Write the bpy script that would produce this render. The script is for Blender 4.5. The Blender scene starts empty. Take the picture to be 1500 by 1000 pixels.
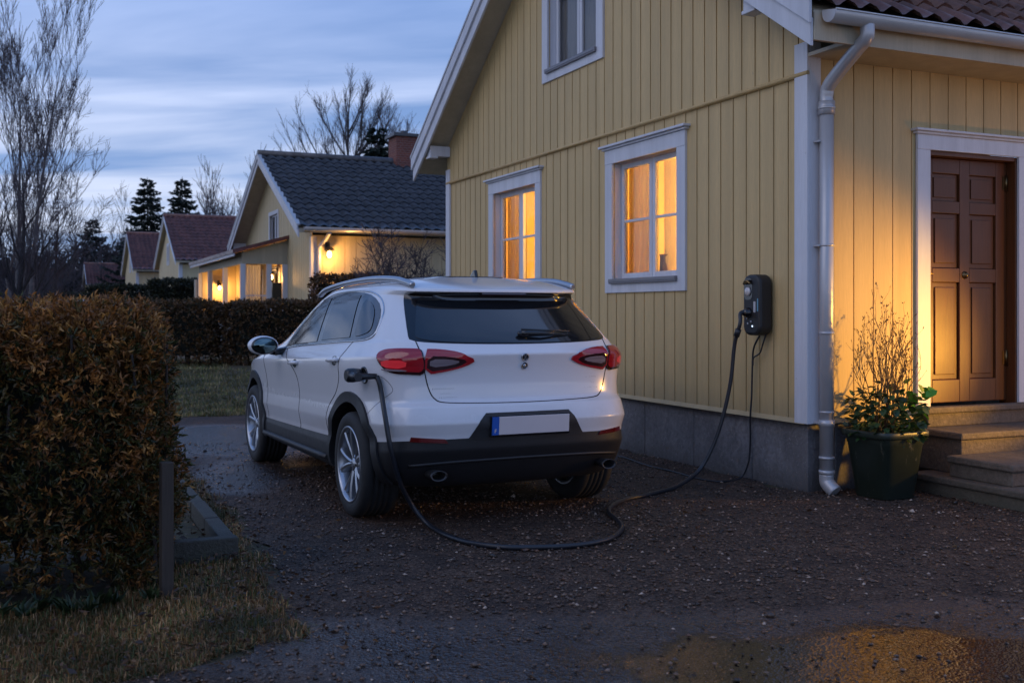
import bpy, bmesh, math, random
from mathutils import Vector, Matrix, Euler, noise
from mathutils.bvhtree import BVHTree
from mathutils.geometry import delaunay_2d_cdt
R = math.radians
scene = bpy.context.scene
COL = scene.collection

# ------------------------------------------------------------------ objects
def link(o, parent=None):
    COL.objects.link(o)
    if parent is not None: o.parent = parent
    return o
def empty(name, loc=(0,0,0), rz=0.0, parent=None):
    o = bpy.data.objects.new(name, None); o.empty_display_size = .3
    o.location = loc; o.rotation_euler = (0,0,rz)
    return link(o, parent)
def tag(o, label=None, cat=None, group=None, kind=None):
    if label: o['label'] = label
    if cat: o['category'] = cat
    if group: o['group'] = group
    if kind: o['kind'] = kind
    return o
def children(o): return [c for c in COL.objects if c.parent == o]
def copy_tree(o, parent=None):
    c = o.copy(); COL.objects.link(c)
    if parent is not None: c.parent = parent
    for ch in children(o): copy_tree(ch, c)
    return c

class MB:
    """collects geometry for one mesh"""
    def __init__(s): s.v=[]; s.f=[]; s.m=[]; s.s=[]; s.mi=0; s.sm=False
    def add(s, vs, fs, mi=None, sm=None):
        b=len(s.v); s.v.extend([tuple(p) for p in vs])
        for f in fs:
            s.f.append(tuple(b+i for i in f)); s.m.append(s.mi if mi is None else mi); s.s.append(s.sm if sm is None else sm)
        return s
    def box(s, lo, hi, M=None, mi=None):
        x0,y0,z0=lo; x1,y1,z1=hi
        vs=[Vector(p) for p in ((x0,y0,z0),(x1,y0,z0),(x1,y1,z0),(x0,y1,z0),(x0,y0,z1),(x1,y0,z1),(x1,y1,z1),(x0,y1,z1))]
        if M is not None: vs=[M@p for p in vs]
        return s.add(vs,[(0,3,2,1),(4,5,6,7),(0,1,5,4),(1,2,6,5),(2,3,7,6),(3,0,4,7)],mi,False)
    def cbox(s, c, size, M=None, mi=None):
        return s.box([c[i]-size[i]/2 for i in range(3)],[c[i]+size[i]/2 for i in range(3)],M,mi)
    def poly_prism(s, pts, d, M=None, mi=None):
        """pts: 3-D outline; extruded by vector d"""
        n=len(pts); a=[Vector(p) for p in pts]; b=[p+Vector(d) for p in a]
        vs=a+b
        if M is not None: vs=[M@p for p in vs]
        fs=[tuple(range(n-1,-1,-1)),tuple(range(n,2*n))]+[(i,(i+1)%n,n+(i+1)%n,n+i) for i in range(n)]
        return s.add(vs,fs,mi,False)
    def tube(s, pts, r, n=8, mi=None, cap=True, sm=True):
        pts=[Vector(p) for p in pts]; k=len(pts)
        if k<2: return s
        rr=r if hasattr(r,'__len__') else [r]*k
        vs=[]; up=None
        for i,p in enumerate(pts):
            d=(pts[min(i+1,k-1)]-pts[max(i-1,0)])
            if d.length<1e-9: d=Vector((0,0,1))
            d.normalize()
            if up is None:
                up=Vector((0,0,1)) if abs(d.z)<.9 else Vector((1,0,0))
                up=(up-d*up.dot(d)).normalized()
            else:
                up=(up-d*up.dot(d))
                up=up.normalized() if up.length>1e-6 else d.orthogonal().normalized()
            w=d.cross(up)
            for j in range(n):
                a=2*math.pi*j/n
                vs.append(p+(up*math.cos(a)+w*math.sin(a))*rr[i])
        fs=[(i*n+j,i*n+(j+1)%n,(i+1)*n+(j+1)%n,(i+1)*n+j) for i in range(k-1) for j in range(n)]
        s.add(vs,fs,mi,sm)
        if cap and n>2:
            b=len(s.v)-len(vs)
            s.f.append(tuple(b+j for j in range(n-1,-1,-1))); s.m.append(s.mi if mi is None else mi); s.s.append(False)
            s.f.append(tuple(b+(k-1)*n+j for j in range(n))); s.m.append(s.mi if mi is None else mi); s.s.append(False)
        return s
    def lathe(s, prof, n=24, M=None, mi=None, sm=True, a0=0, a1=None):
        """prof: (r,z) list around local z"""
        full=a1 is None
        if full: a1=2*math.pi
        k=n if full else n+1
        vs=[]
        for (r,z) in prof:
            for j in range(k):
                a=a0+(a1-a0)*j/n
                vs.append(Vector((r*math.cos(a),r*math.sin(a),z)))
        if M is not None: vs=[M@p for p in vs]
        fs=[]
        for i in range(len(prof)-1):
            for j in range(n):
                j2=(j+1)%k if full else j+1
                fs.append((i*k+j,i*k+j2,(i+1)*k+j2,(i+1)*k+j))
        return s.add(vs,fs,mi,sm)
    def ball(s, c, r, nu=12, nv=8, M=None, mi=None):
        c=Vector(c); rr=r if hasattr(r,'__len__') else (r,r,r)
        vs=[]
        for i in range(nv+1):
            t=math.pi*i/nv
            for j in range(nu):
                a=2*math.pi*j/nu
                p=Vector((rr[0]*math.sin(t)*math.cos(a),rr[1]*math.sin(t)*math.sin(a),rr[2]*math.cos(t)))
                if M is not None: p=M@p
                vs.append(c+p)
        fs=[(i*nu+j,(i+1)*nu+j,(i+1)*nu+(j+1)%nu,i*nu+(j+1)%nu) for i in range(nv) for j in range(nu)]
        return s.add(vs,fs,mi,True)
    def build(s, name, mats, parent=None, bevel=0, weld=False):
        me=bpy.data.meshes.new(name); me.from_pydata(s.v,[],s.f)
        if not isinstance(mats,(list,tuple)): mats=[mats]
        for m in mats: me.materials.append(m)
        me.polygons.foreach_set('material_index', s.m)
        me.polygons.foreach_set('use_smooth', s.s)
        if weld:
            bm=bmesh.new(); bm.from_mesh(me); bmesh.ops.remove_doubles(bm,verts=bm.verts,dist=1e-5); bm.to_mesh(me); bm.free()
        me.update()
        o=bpy.data.objects.new(name,me); link(o,parent)
        if bevel:
            m=o.modifiers.new('bevel','BEVEL'); m.width=bevel; m.segments=2; m.limit_method='ANGLE'; m.angle_limit=R(40)
        return o

def catmull(pts, k=8, closed=False):
    P=[Vector(p) for p in pts]; n=len(P); out=[]
    if not closed: P=[P[0]*2-P[1]]+P+[P[-1]*2-P[-2]]
    rng=range(n) if closed else range(n-1)
    for i in rng:
        if closed: a,b,c,d=P[(i-1)%n],P[i],P[(i+1)%n],P[(i+2)%n]
        else: a,b,c,d=P[i],P[i+1],P[i+2],P[i+3]
        for j in range(k):
            t=j/k
            out.append(.5*((2*b)+(c-a)*t+(2*a-5*b+4*c-d)*t*t+(3*b-a-3*c+d)*t**3))
    if not closed: out.append(P[-2])
    return out

# ------------------------------------------------------------------ materials
class NT:
    def __init__(s, name):
        s.mat=bpy.data.materials.new(name); s.mat.use_nodes=True
        s.nt=s.mat.node_tree; s.nt.nodes.clear(); s.out=s.n('ShaderNodeOutputMaterial')
    def n(s, t, **k):
        nd=s.nt.nodes.new(t)
        for a,b in k.items():
            if a in nd.bl_rna.properties.keys() and a not in ('inputs',): setattr(nd,a,b)
        return nd
    def l(s,a,b): s.nt.links.new(a,b)
    def tex(s, kind='Object'):
        if not hasattr(s,'tc'): s.tc=s.n('ShaderNodeTexCoord')
        return s.tc.outputs[kind]
    def pos(s):
        if not hasattr(s,'geo'): s.geo=s.n('ShaderNodeNewGeometry')
        return s.geo.outputs['Position']
    def mapping(s, vec, scale=(1,1,1), rot=(0,0,0), loc=(0,0,0)):
        m=s.n('ShaderNodeMapping'); m.inputs['Scale'].default_value=scale; m.inputs['Rotation'].default_value=rot; m.inputs['Location'].default_value=loc
        s.l(vec,m.inputs['Vector']); return m.outputs[0]
    def noise(s, vec, scale, detail=4, rough=.55, dist=0):
        m=s.n('ShaderNodeTexNoise'); m.inputs['Scale'].default_value=scale; m.inputs['Detail'].default_value=detail
        m.inputs['Roughness'].default_value=rough; m.inputs['Distortion'].default_value=dist
        s.l(vec,m.inputs['Vector']); return m.outputs['Fac']
    def voro(s, vec, scale, feature='F1', out='Distance', rnd=1):
        m=s.n('ShaderNodeTexVoronoi'); m.feature=feature; m.inputs['Scale'].default_value=scale; m.inputs['Randomness'].default_value=rnd
        s.l(vec,m.inputs['Vector']); return m.outputs[out]
    def ramp(s, fac, stops, interp='LINEAR'):
        m=s.n('ShaderNodeValToRGB'); m.color_ramp.interpolation=interp
        e=m.color_ramp.elements
        while len(e)<len(stops): e.new(.5)
        for i,(p,c) in enumerate(stops):
            e[i].position=p; e[i].color=(c if hasattr(c,'__len__') else (c,c,c))[:3]+(1,) if hasattr(c,'__len__') else (c,c,c,1)
        s.l(fac,m.inputs[0]); return m.outputs[0]
    def mix(s, fac, a, b, mode='MIX'):
        m=s.n('ShaderNodeMix'); m.data_type='RGBA'; m.blend_type=mode
        for v,i in ((fac,0),(a,6),(b,7)):
            if hasattr(v,'node'): s.l(v,m.inputs[i])
            elif i==0: m.inputs[0].default_value=v
            else: m.inputs[i].default_value=tuple(v)[:3]+(1,)
        return m.outputs[2]
    def math(s, op, a, b=None, clamp=False):
        m=s.n('ShaderNodeMath'); m.operation=op; m.use_clamp=clamp
        for v,i in ((a,0),(b,1)):
            if v is None: continue
            if hasattr(v,'node'): s.l(v,m.inputs[i])
            else: m.inputs[i].default_value=v
        return m.outputs[0]
    def bump(s, h, strength=.3, dist=.01, prev=None):
        m=s.n('ShaderNodeBump'); m.inputs['Strength'].default_value=strength; m.inputs['Distance'].default_value=dist
        s.l(h,m.inputs['Height'])
        if prev is not None: s.l(prev,m.inputs['Normal'])
        return m.outputs[0]
    def pbr(s, color=(.5,.5,.5), rough=.5, metal=0, normal=None, emis=None, estr=0, coat=0, coat_rough=.03, spec=None, trans=0, ior=None, sub=0, alpha=None):
        p=s.n('ShaderNodeBsdfPrincipled')
        def put(k,v):
            if v is None: return
            if hasattr(v,'node'): s.l(v,p.inputs[k])
            elif k in('Base Color','Emission Color'): p.inputs[k].default_value=tuple(v)[:3]+(1,)
            else: p.inputs[k].default_value=v
        put('Base Color',color); put('Roughness',rough); put('Metallic',metal); put('Normal',normal)
        put('Emission Color',emis); put('Emission Strength',estr); put('Coat Weight',coat); put('Coat Roughness',coat_rough)
        put('Specular IOR Level',spec); put('Transmission Weight',trans); put('IOR',ior); put('Alpha',alpha)
        s.l(p.outputs[0],s.out.inputs[0]); s.p=p; return s.mat

def simple(name, color, rough=.5, metal=0, var=.12, scale=6, bump=0, bscale=60, **k):
    """plain material with slight procedural variation in colour and roughness"""
    t=NT(name); o=t.tex()
    nz=t.noise(o,scale,5,.6)
    c=t.mix(nz,[x*(1-var) for x in color],[min(1,x*(1+var)) for x in color])
    r=t.math('ADD',t.math('MULTIPLY',t.noise(o,scale*2.3,3),.16),max(0.0,rough-.08))
    nrm=t.bump(t.noise(o,bscale,4),bump,.004) if bump else None
    return t.pbr(c,r,metal,nrm,**k)
# ------------------------------------------------------------------ car: body surface
CAR_O=Vector((-.251,7.44,0)); CAR_RZ=R(26)
# yr, zr(rear), z at rear axle, z at front axle, yf, zf, half width, corner scale, crease
RINGS=[
 (-.58,.25,.24,.24,3.55,.22,.80,1.,0),
 (-.66,.25,.25,.25,3.64,.25,.875,1.,0),
 (-.745,.36,.34,.30,3.72,.38,.925,1.,.2),
 (-.81,.50,.44,.40,3.75,.50,.922,1.,.5),
 (-.815,.575,.49,.43,3.76,.56,.912,1.,.9),
 (-.818,.60,.52,.46,3.76,.60,.912,1.,.5),
 (-.83,.665,.62,.55,3.75,.68,.932,1.,.7),
 (-.815,.72,.68,.60,3.74,.71,.926,1.,.1),
 (-.798,.768,.72,.64,3.73,.74,.920,1.,.7),
 (-.752,.80,.77,.70,3.72,.76,.918,1.,.4),
 (-.742,.90,.86,.80,3.70,.80,.922,1.,0),
 (-.748,1.00,.97,.89,3.66,.83,.932,1.,.15),
 (-.768,1.085,1.045,.93,3.60,.855,.926,1.,.75),
 (-.725,1.125,1.09,.96,3.50,.88,.898,1.,.1),
 (-.69,1.165,1.14,1.00,3.30,.93,.874,.95,.35),
 (-.675,1.18,1.155,1.02,3.0,.995,.86,.95,0),
 (-.66,1.195,1.17,1.05,2.70,1.06,.848,.9,.2),
 (-.53,1.31,1.295,1.24,2.26,1.24,.80,.9,0),
 (-.40,1.42,1.42,1.38,1.86,1.40,.742,.85,0),
 (-.375,1.452,1.465,1.44,1.74,1.445,.712,.8,.6),
 (-.46,1.474,1.500,1.47,1.68,1.475,.690,.7,.8),
 (-.455,1.492,1.520,1.48,1.64,1.495,.672,.7,.5),
 (-.38,1.522,1.543,1.50,1.52,1.53,.62,.7,.1),
 (-.20,1.553,1.575,1.53,1.35,1.558,.50,.6,0),
 (.02,1.572,1.592,1.56,1.15,1.578,.30,.5,0),
]
def ring_pts(r):
    yr,zr,z0,z1,yf,zf,W,ks,_=r; L=yf-yr
    k=min(1.,L/3.2)
    P=[(0,yr),(.33,yr+.010*ks),(.60,yr+.040*ks),(.80,yr+.105*ks),(.92,yr+.23*ks),(.975,yr+.43*ks),
       (1.,yr+.26*L if L<3 else yr+.95),(1.,yr+.45*L),(1.,yr+.62*L),(.99,yf-.95*k*k),(.95,yf-.45*k),(.82,yf-.17*k),(.47,yf-.035),(0,yf)]
    out=[]
    for fx,y in P:
        if y<0: z=zr+(z0-zr)*((y-yr)/(0-yr) if yr<0 else 1)
        elif y<2.87 and yf>2.87: z=z0+(z1-z0)*y/2.87
        elif yf<=2.87: z=z0+(zf-z0)*max(0,min(1,(y/yf)**1.6)) if y>0 else z0
        else: z=z1+(zf-z1)*(y-2.87)/(yf-2.87)
        out.append((fx*W,y,z))
    return out
def make_cage():
    rings=[]
    for r in RINGS:
        h=ring_pts(r); n=len(h)
        full=h+[(-x,y,z) for x,y,z in h[-2:0:-1]]
        rings.append(full)
    N=len(rings[0]); vs=[p for q in rings for p in q]
    fs=[];mi=[]
    for i in range(len(rings)-1):
        for j in range(N):
            fs.append((i*N+j,i*N+(j+1)%N,(i+1)*N+(j+1)%N,(i+1)*N+j)); mi.append(1 if i<4 else 0)
    b=(len(rings)-1)*N
    H=N//2
    for j in range(H):
        a0,a1=b+j,b+j+1; c0,c1=b+(N-j)%N,b+(N-j-1)%N
        f=[a0,c0,c1,a1] ; f=[x for k,x in enumerate(f) if x not in f[:k]]
        if len(f)>=3: fs.append(tuple(f)); mi.append(0)
    for j in range(H):     # underside
        a0,a1=j,j+1; c0,c1=(N-j)%N,(N-j-1)%N
        f=[a0,a1,c1,c0]; f=[x for k,x in enumerate(f) if x not in f[:k]]
        if len(f)>=3: fs.append(tuple(f)); mi.append(1)
    me=bpy.data.meshes.new('cage');
    for i in range(3): me.materials.append(bpy.data.materials.new('m'))
    me.from_pydata(vs,[],fs)
    me.polygons.foreach_set('material_index',mi); me.update()
    at=me.attributes.new('crease_edge','FLOAT','EDGE')
    for k,e in enumerate(me.edges):
        a,b2=e.vertices
        if a//N==b2//N: at.data[k].value=RINGS[a//N][8]
    return me
def evaluated(me, level):
    o=bpy.data.objects.new('tmp',me); COL.objects.link(o)
    m=o.modifiers.new('s','SUBSURF'); m.levels=level; m.render_levels=level
    dg=bpy.context.evaluated_depsgraph_get(); dg.update()
    r=bpy.data.meshes.new_from_object(o.evaluated_get(dg))
    bpy.data.objects.remove(o); return r
_cage=make_cage()
_fine=evaluated(_cage,4)
_bm=bmesh.new(); _bm.from_mesh(_fine); bmesh.ops.recalc_face_normals(_bm,faces=_bm.faces); 
BODY=BVHTree.FromBMesh(_bm)
_bm.free()
# ------------------------------------------------------------------ car: parts laid on the body surface
def mode_map(mode, sgn):
    def f(u,v):
        if mode=='side': o,d=Vector((sgn*2,u,v)),Vector((-sgn,0,0))
        elif mode=='rear': o,d=Vector((u,-3,v)),Vector((0,1,0))
        elif mode=='front': o,d=Vector((u,6,v)),Vector((0,-1,0))
        elif mode=='top': o,d=Vector((u,v,3)),Vector((0,0,-1))
        else:
            a=u/.9; o=Vector((0,.3,v)); d=Vector((sgn*math.sin(a),-math.cos(a),0))
        h=BODY.ray_cast(o,d)
        if h[0] is None: return None,None
        n=h[1]
        if mode=='cyl':
            if n.dot(d)<0: n=-n
        elif n.dot(d)>0: n=-n
        return h[0],n
    return f
def chaikin(P, k):
    for _ in range(k):
        Q=[]
        for i in range(len(P)):
            a=P[i]; b=P[(i+1)%len(P)]
            Q+= [(a[0]*.75+b[0]*.25,a[1]*.75+b[1]*.25),(a[0]*.25+b[0]*.75,a[1]*.25+b[1]*.75)]
        P=Q
    return P
def resample(P, res):
    out=[]
    for i in range(len(P)):
        a=P[i]; b=P[(i+1)%len(P)]; L=math.hypot(b[0]-a[0],b[1]-a[1]); k=max(1,int(math.ceil(L/res)))
        for j in range(k): out.append((a[0]+(b[0]-a[0])*j/k,a[1]+(b[1]-a[1])*j/k))
    return out
def inpoly(p, P):
    x,y=p; c=False; j=len(P)-1
    for i in range(len(P)):
        if (P[i][1]>y)!=(P[j][1]>y) and x<(P[j][0]-P[i][0])*(y-P[i][1])/(P[j][1]-P[i][1])+P[i][0]: c=not c
        j=i
    return c
def segd(p,a,b):
    vx,vy=b[0]-a[0],b[1]-a[1]; L=vx*vx+vy*vy
    t=max(0,min(1,((p[0]-a[0])*vx+(p[1]-a[1])*vy)/L)) if L else 0
    return math.hypot(p[0]-a[0]-t*vx,p[1]-a[1]-t*vy)
def patch(name, poly, mode, mat, parent, sgn=-1, off=.004, th=.014, res=.03, rnd=2, mb=None):
    P=chaikin(poly,rnd) if rnd else poly
    P=resample(P,res)
    area=sum(P[i][0]*P[(i+1)%len(P)][1]-P[(i+1)%len(P)][0]*P[i][1] for i in range(len(P)))
    if area<0: P=P[::-1]
    xs=[p[0] for p in P]; ys=[p[1] for p in P]
    I=[]
    x=min(xs)+res/2
    while x<max(xs):
        y=min(ys)+res/2
        while y<max(ys):
            if inpoly((x,y),P) and min(segd((x,y),P[i],P[(i+1)%len(P)]) for i in range(len(P)))>res*.4: I.append((x,y))
            y+=res
        x+=res
    V=[Vector(p) for p in P+I]; n=len(P)
    r=delaunay_2d_cdt(V,[],[tuple(range(n))],1,1e-6)
    v2,fc=r[0],r[2]
    mp=mode_map(mode,sgn); top=[];bot=[];ok=[]
    for p in v2:
        h,nn=mp(p.x,p.y)
        if h is None: top.append(Vector((0,0,0))); bot.append(Vector((0,0,0))); ok.append(False)
        else: top.append(h+nn*off); bot.append(h+nn*(off-th)); ok.append(True)
    fc=[f for f in fc if all(ok[i] for i in f)]
    # orientation
    if fc:
        f=fc[0]; nn=(top[f[1]]-top[f[0]]).cross(top[f[2]]-top[f[0]])
        if nn.dot(top[f[0]]-bot[f[0]])<0: fc=[tuple(reversed(f)) for f in fc]
    own=mb is None
    if own: mb=MB()
    mb.add(top,fc,None,True)
    cnt={}
    for f in fc:
        for i in range(len(f)):
            a,b=f[i],f[(i+1)%len(f)]; cnt[(a,b)]=1
    vs=[];fs=[]
    for (a,b) in cnt:
        if (b,a) not in cnt:
            k=len(vs); vs+=[top[a],bot[a],bot[b],top[b]]; fs.append((k,k+1,k+2,k+3))
    mb.add(vs,fs,None,False)
    if own: return mb.build(name,mat,parent)
def gap(uv,mode,sgn=-1,parent=None,**k):
    m=MB(); seam(m,uv,mode,sgn,**k); return m.build('panel_gap',M['well'],parent)
def seam(mb, uv, mode, sgn=-1, r=.0035, k=6, off=0):
    mp=mode_map(mode,sgn); pts=[]
    P=catmull([(a,b,0) for a,b in uv],k) if k>1 else [Vector((a,b,0)) for a,b in uv]
    for p in P:
        h,nn=mp(p.x,p.y)
        if h is not None: pts.append(h+nn*off)
    mb.tube(pts,r,6)
def sym(half): # half outline from centre going out on +x and back to centre
    return half+[(-x,z) for x,z in reversed(half) if abs(x)>1e-6]

def carpaint():
    t=NT('car_paint_white'); o=t.tex()
    d=t.noise(o,5.2,7,.7)
    # road grime: grows towards the sills, broken up by noise
    sx=t.n('ShaderNodeSeparateXYZ'); t.l(o,sx.inputs[0])
    low=t.ramp(t.math('ADD',t.math('MULTIPLY',sx.outputs[2],1.0),t.math('MULTIPLY',d,.35)),[(.45,.42),(1.0,0.0)])
    c=t.mix(low,(.70,.70,.725),(.30,.275,.25))
    r=t.math('ADD',t.math('MULTIPLY',low,.5),.22)
    n=t.bump(t.noise(o,1.3,2),.04,.02)
    return t.pbr(c,r,0,n,coat=.8,coat_rough=.05)
M={}
M['paint']=carpaint()
M['cladding']=simple('black_plastic',(.014,.014,.016),.5,0,.25,8,bump=.15,bscale=300)
M['well']=simple('wheel_well',(.01,.01,.01),.9)
M['tyre']=simple('tyre_rubber',(.018,.018,.019),.75,0,.3,20)
M['alloy']=simple('alloy_rim',(.42,.44,.48),.32,.9,.15,12)
M['darkmetal']=simple('dark_metal',(.07,.07,.075),.38,.7)
M['chrome']=simple('chrome_trim',(.55,.56,.58),.16,1.,.05)
M['gloss']=simple('gloss_black',(.006,.006,.008),.12,0,.1,4,coat=.5)
def carglass():
    t=NT('tinted_car_glass'); o=t.tex()
    r=t.math('ADD',t.math('MULTIPLY',t.noise(o,5,4),.08),.02)
    return t.pbr((.010,.012,.015),r,0,t.bump(t.noise(o,1.7,2),.05,.03),spec=.75,ior=1.6)
M['glass']=carglass()
def redlens(name,c,e):
    t=NT(name); o=t.mapping(t.tex(),(1,1,1))
    w=t.noise(t.mapping(o,(3,3,60)),1.2,2)
    cc=t.mix(w,[x*.35 for x in c],c)
    return t.pbr(cc,.12,0,t.bump(w,.3,.004),emis=cc,estr=e,coat=1,coat_rough=.02)
M['red']=redlens('tail_lamp_red',(.30,.006,.016),.16)
M['redlit']=redlens('tail_lamp_band',(.60,.03,.045),.45)
M['redlow']=redlens('reflector_red',(.16,.006,.008),.02)
M['clear']=redlens('clear_lens',(.30,.24,.27),.02)
M['darkred']=redlens('smoked_red',(.035,.001,.004),.0)
M['plate']=simple('plate_white',(.62,.56,.56),.4,0,.06)
M['blue']=simple('plate_blue',(.01,.09,.42),.4)
M['amber']=simple('mirror_face',(.14,.21,.22),.06,1.)

def make_car():
    car=empty('parked_car',CAR_O,CAR_RZ)
    tag(car,'white crossover car parked on the gravel drive, charging from the wall box','car')
    # body, wheel wells cut out
    me=evaluated(_cage,3)
    for i,m in enumerate((M['paint'],M['cladding'],M['well'])): me.materials[i]=m
    for p in me.polygons: p.use_smooth=True
    ob=bpy.data.objects.new('b',me); COL.objects.link(ob)
    cut=[]
    for y in (0,2.87):
        for s in (-1,1):
            c=MB(); Mx=Matrix.Translation((s*.60,y,.345))@Matrix.Rotation(R(90),4,'Y')
            c.lathe([(0,-.0),(.415,0),(.415,.6),(0,.6)] if s>0 else [(0,-.6),(.415,-.6),(.415,0),(0,0)],64,Mx,0)
            co=c.build('cut',M['well'],weld=True); cut.append(co)
            bm=bmesh.new(); bm.from_mesh(co.data); bmesh.ops.remove_doubles(bm,verts=bm.verts,dist=1e-4); bmesh.ops.recalc_face_normals(bm,faces=bm.faces); bm.to_mesh(co.data); bm.free()
            co.data.materials[0]=M['paint']; co.data.materials.append(M['cladding']); co.data.materials.append(M['well'])
            for p in co.data.polygons: p.material_index=2
            md=ob.modifiers.new('c','BOOLEAN'); md.object=co; md.operation='DIFFERENCE'; md.solver='EXACT'
    dg=bpy.context.evaluated_depsgraph_get(); dg.update()
    res=bpy.data.meshes.new_from_object(ob.evaluated_get(dg))
    for o in [ob]+cut: bpy.data.objects.remove(o)
    def split(ids,name,cond=None):
        bm=bmesh.new(); bm.from_mesh(res)
        bmesh.ops.delete(bm,geom=[f for f in bm.faces if f.material_index not in ids or (cond and not cond(f.calc_center_median()))],context='FACES')
        m2=bpy.data.meshes.new(name); bm.to_mesh(m2); bm.free()
        for m in (M['paint'],M['cladding'],M['well']): m2.materials.append(m)
        return link(bpy.data.objects.new(name,m2),car)
    split({0},'body'); split({1},'lower_cladding')
    for sx in (-1,1):
        for yy in (0,2.87): split({2},'wheel_well',lambda c: c.x*sx>0 and abs(c.y-yy)<1)
    # rear
    g=sym([(0,1.147),(.30,1.150),(.55,1.16),(.665,1.178),(.655,1.215),(.60,1.34),(.555,1.43),(.50,1.462),(0,1.468)])
    patch('window_surround',sym([(0,1.142),(.30,1.145),(.60,1.155),(.70,1.168),(.70,1.20),(.64,1.40),(.61,1.475),(.50,1.472),(0,1.476)]),'rear',M['gloss'],car,off=.002,rnd=1)
    rg=patch('rear_window',g,'rear',M['glass'],car,off=.006,rnd=2)
    w=MB(); mp=mode_map('rear',-1)
    a,n=mp(.03,1.19); b,_=mp(.36,1.195); c,_=mp(.02,1.20); d,_=mp(.17,1.185)
    w.tube([a+n*.03+Vector((-.02,0,.0)),d+n*.035,b+n*.02],[.017,.010,.006],8); w.tube([c+n*.028+Vector((.0,0,.015)),b+n*.016+Vector((.02,0,.012))],.006,6)
    w.ball(a+n*.025,(.045,.02,.022)); w.build('wiper',M['gloss'],car)
    patch('brake_light',[(-.16,1.462),(.16,1.462),(.16,1.474),(-.16,1.474)],'rear',M['darkred'],car,off=.014,rnd=0)
    # tailgate gap, crease line and bumper gap
    gap([(-.672,1.165),(-.665,1.09),(-.645,.97),(-.62,.87),(-.59,.815),(-.53,.79),(-.3,.782),(0,.779),(.3,.782),(.53,.79),(.59,.815),(.62,.87),(.645,.97),(.665,1.09),(.672,1.165)],'rear',parent=car,r=.0045,off=-.0015)
    for sg in (-1,1):
        gap([(1.80,1.055),(1.70,1.0),(1.40,.90),(1.28,.80),(1.235,.62),(1.24,.46)],'side',sg,car,r=.0042,off=-.0015)
        gap([(.10,1.15),(.19,1.05),(.22,.98),(.22,.90),(.30,.80),(.45,.70),(.50,.60),(.50,.50)],'side',sg,car,r=.0042,off=-.0015)
        gap([(2.62,1.0),(2.45,.93),(2.35,.80),(2.30,.62),(2.30,.45)],'side',sg,car,r=.0042,off=-.0015)
        gap([(-.40,.96),(-.50,.93),(-.55,.86),(-.47,.80),(-.38,.74),(-.32,.70)],'side',sg,car,r=.002,off=-.0008)
        gap([(.40,1.165),(.2,1.168)],'side',sg,car,r=.002)
    # lamps
    for sg in (-1,1):
        q=[(math.atan2(.868,.72)*.9,1.07),(math.atan2(.842,.76)*.9,1.108),(math.atan2(.79,.86)*.9,1.117),(math.atan2(.722,.912)*.9,1.117),(math.atan2(.645,.97)*.9,1.113),(math.atan2(.636,.98)*.9,.958),(math.atan2(.731,.937)*.9,.963),(math.atan2(.82,.855)*.9,.968),(math.atan2(.853,.795)*.9,1.0)]
        tl=patch('tail_light',q,'cyl',M['darkred'],car,sg,off=.010,th=.02,res=.025,rnd=2)
        cx=sum(p[0] for p in q)/len(q); cz=sum(p[1] for p in q)/len(q)
        patch('lens',[(cx+(a-cx)*.94,cz+(b-cz)*.86+.006) for a,b in q],'cyl',M['red'],tl,sg,off=.015,th=.01,res=.025)
        patch('lamp_strip',[(cx-.05,1.052),(cx+.085,1.050),(cx+.085,1.005),(cx-.04,1.0)],'cyl',M['redlit'],tl,sg,off=.017,th=.006,res=.02,rnd=1)
        patch('lamp_strip',[(cx-.05,.993),(cx+.085,.997),(cx+.085,.985),(cx-.04,.981)],'cyl',M['clear'],tl,sg,off=.017,th=.006,res=.02,rnd=1)
        q=[(-sg*-.650,1.114),(-sg*-.55,1.112),(-sg*-.44,1.094),(-sg*-.325,1.050),(-sg*-.40,1.010),(-sg*-.50,.984),(-sg*-.645,.960)]
        ti=patch('tailgate_light',q,'rear',M['red'],car,sg,off=.010,th=.02,res=.025,rnd=1)
        q=[(-sg*-.635,1.078),(-sg*-.50,1.075),(-sg*-.38,1.048),(-sg*-.44,1.012),(-sg*-.50,.998),(-sg*-.635,.978)]
        patch('lens',q,'rear',M['darkred'],ti,sg,off=.013,th=.01,res=.025,rnd=1)
        q=[(-sg*-.62,1.060),(-sg*-.50,1.058),(-sg*-.43,1.044),(-sg*-.48,1.022),(-sg*-.62,1.006)]
        patch('lamp_strip',q,'rear',M['clear'],ti,sg,off=.015,th=.01,res=.02,rnd=1)
        q=[(sg*.53,.545),(sg*.55,.572),(sg*.74,.585),(sg*.745,.555)]
        patch('reflector',q,'rear',M['redlow'],car,sg,off=.008,th=.01,rnd=0)
    # licence plate and its recess
    patch('plate_recess',sym([(0,.722),(.29,.722),(.33,.68),(.39,.585),(.41,.56),(0,.55)]),'rear',M['cladding'],car,off=.004,rnd=0)
    pm=MB(); Mp=Matrix.Translation((.008,-.833,.640))@Matrix.Rotation(R(4),4,'X')
    pm.cbox((0,.006,0),(.555,.010,.135),Mp); po=pm.build('number_plate',M['gloss'],car,bevel=.003)
    pm=MB(); pm.cbox((.022,-.002,0.003),(.495,.008,.112),Mp); pm.build('plate_face',M['plate'],po,bevel=.002)
    pm=MB(); pm.cbox((-.249,-.002,.003),(.045,.009,.112),Mp); pm.build('plate_band',M['blue'],po)
    pm=MB()
    for c,z in (((-.254,-.0075,-.028),(.004,.002,.024)),((-.248,-.0075,-.018),(.010,.002,.004)),((-.249,-.0075,-.028),(.008,.002,.004))): pm.cbox(c,z,Mp)
    pm.build('plate_mark',M['plate'],po)
    # badges: a round emblem with the lock below, and small illegible chrome lettering
    mp=mode_map('rear',-1)
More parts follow.
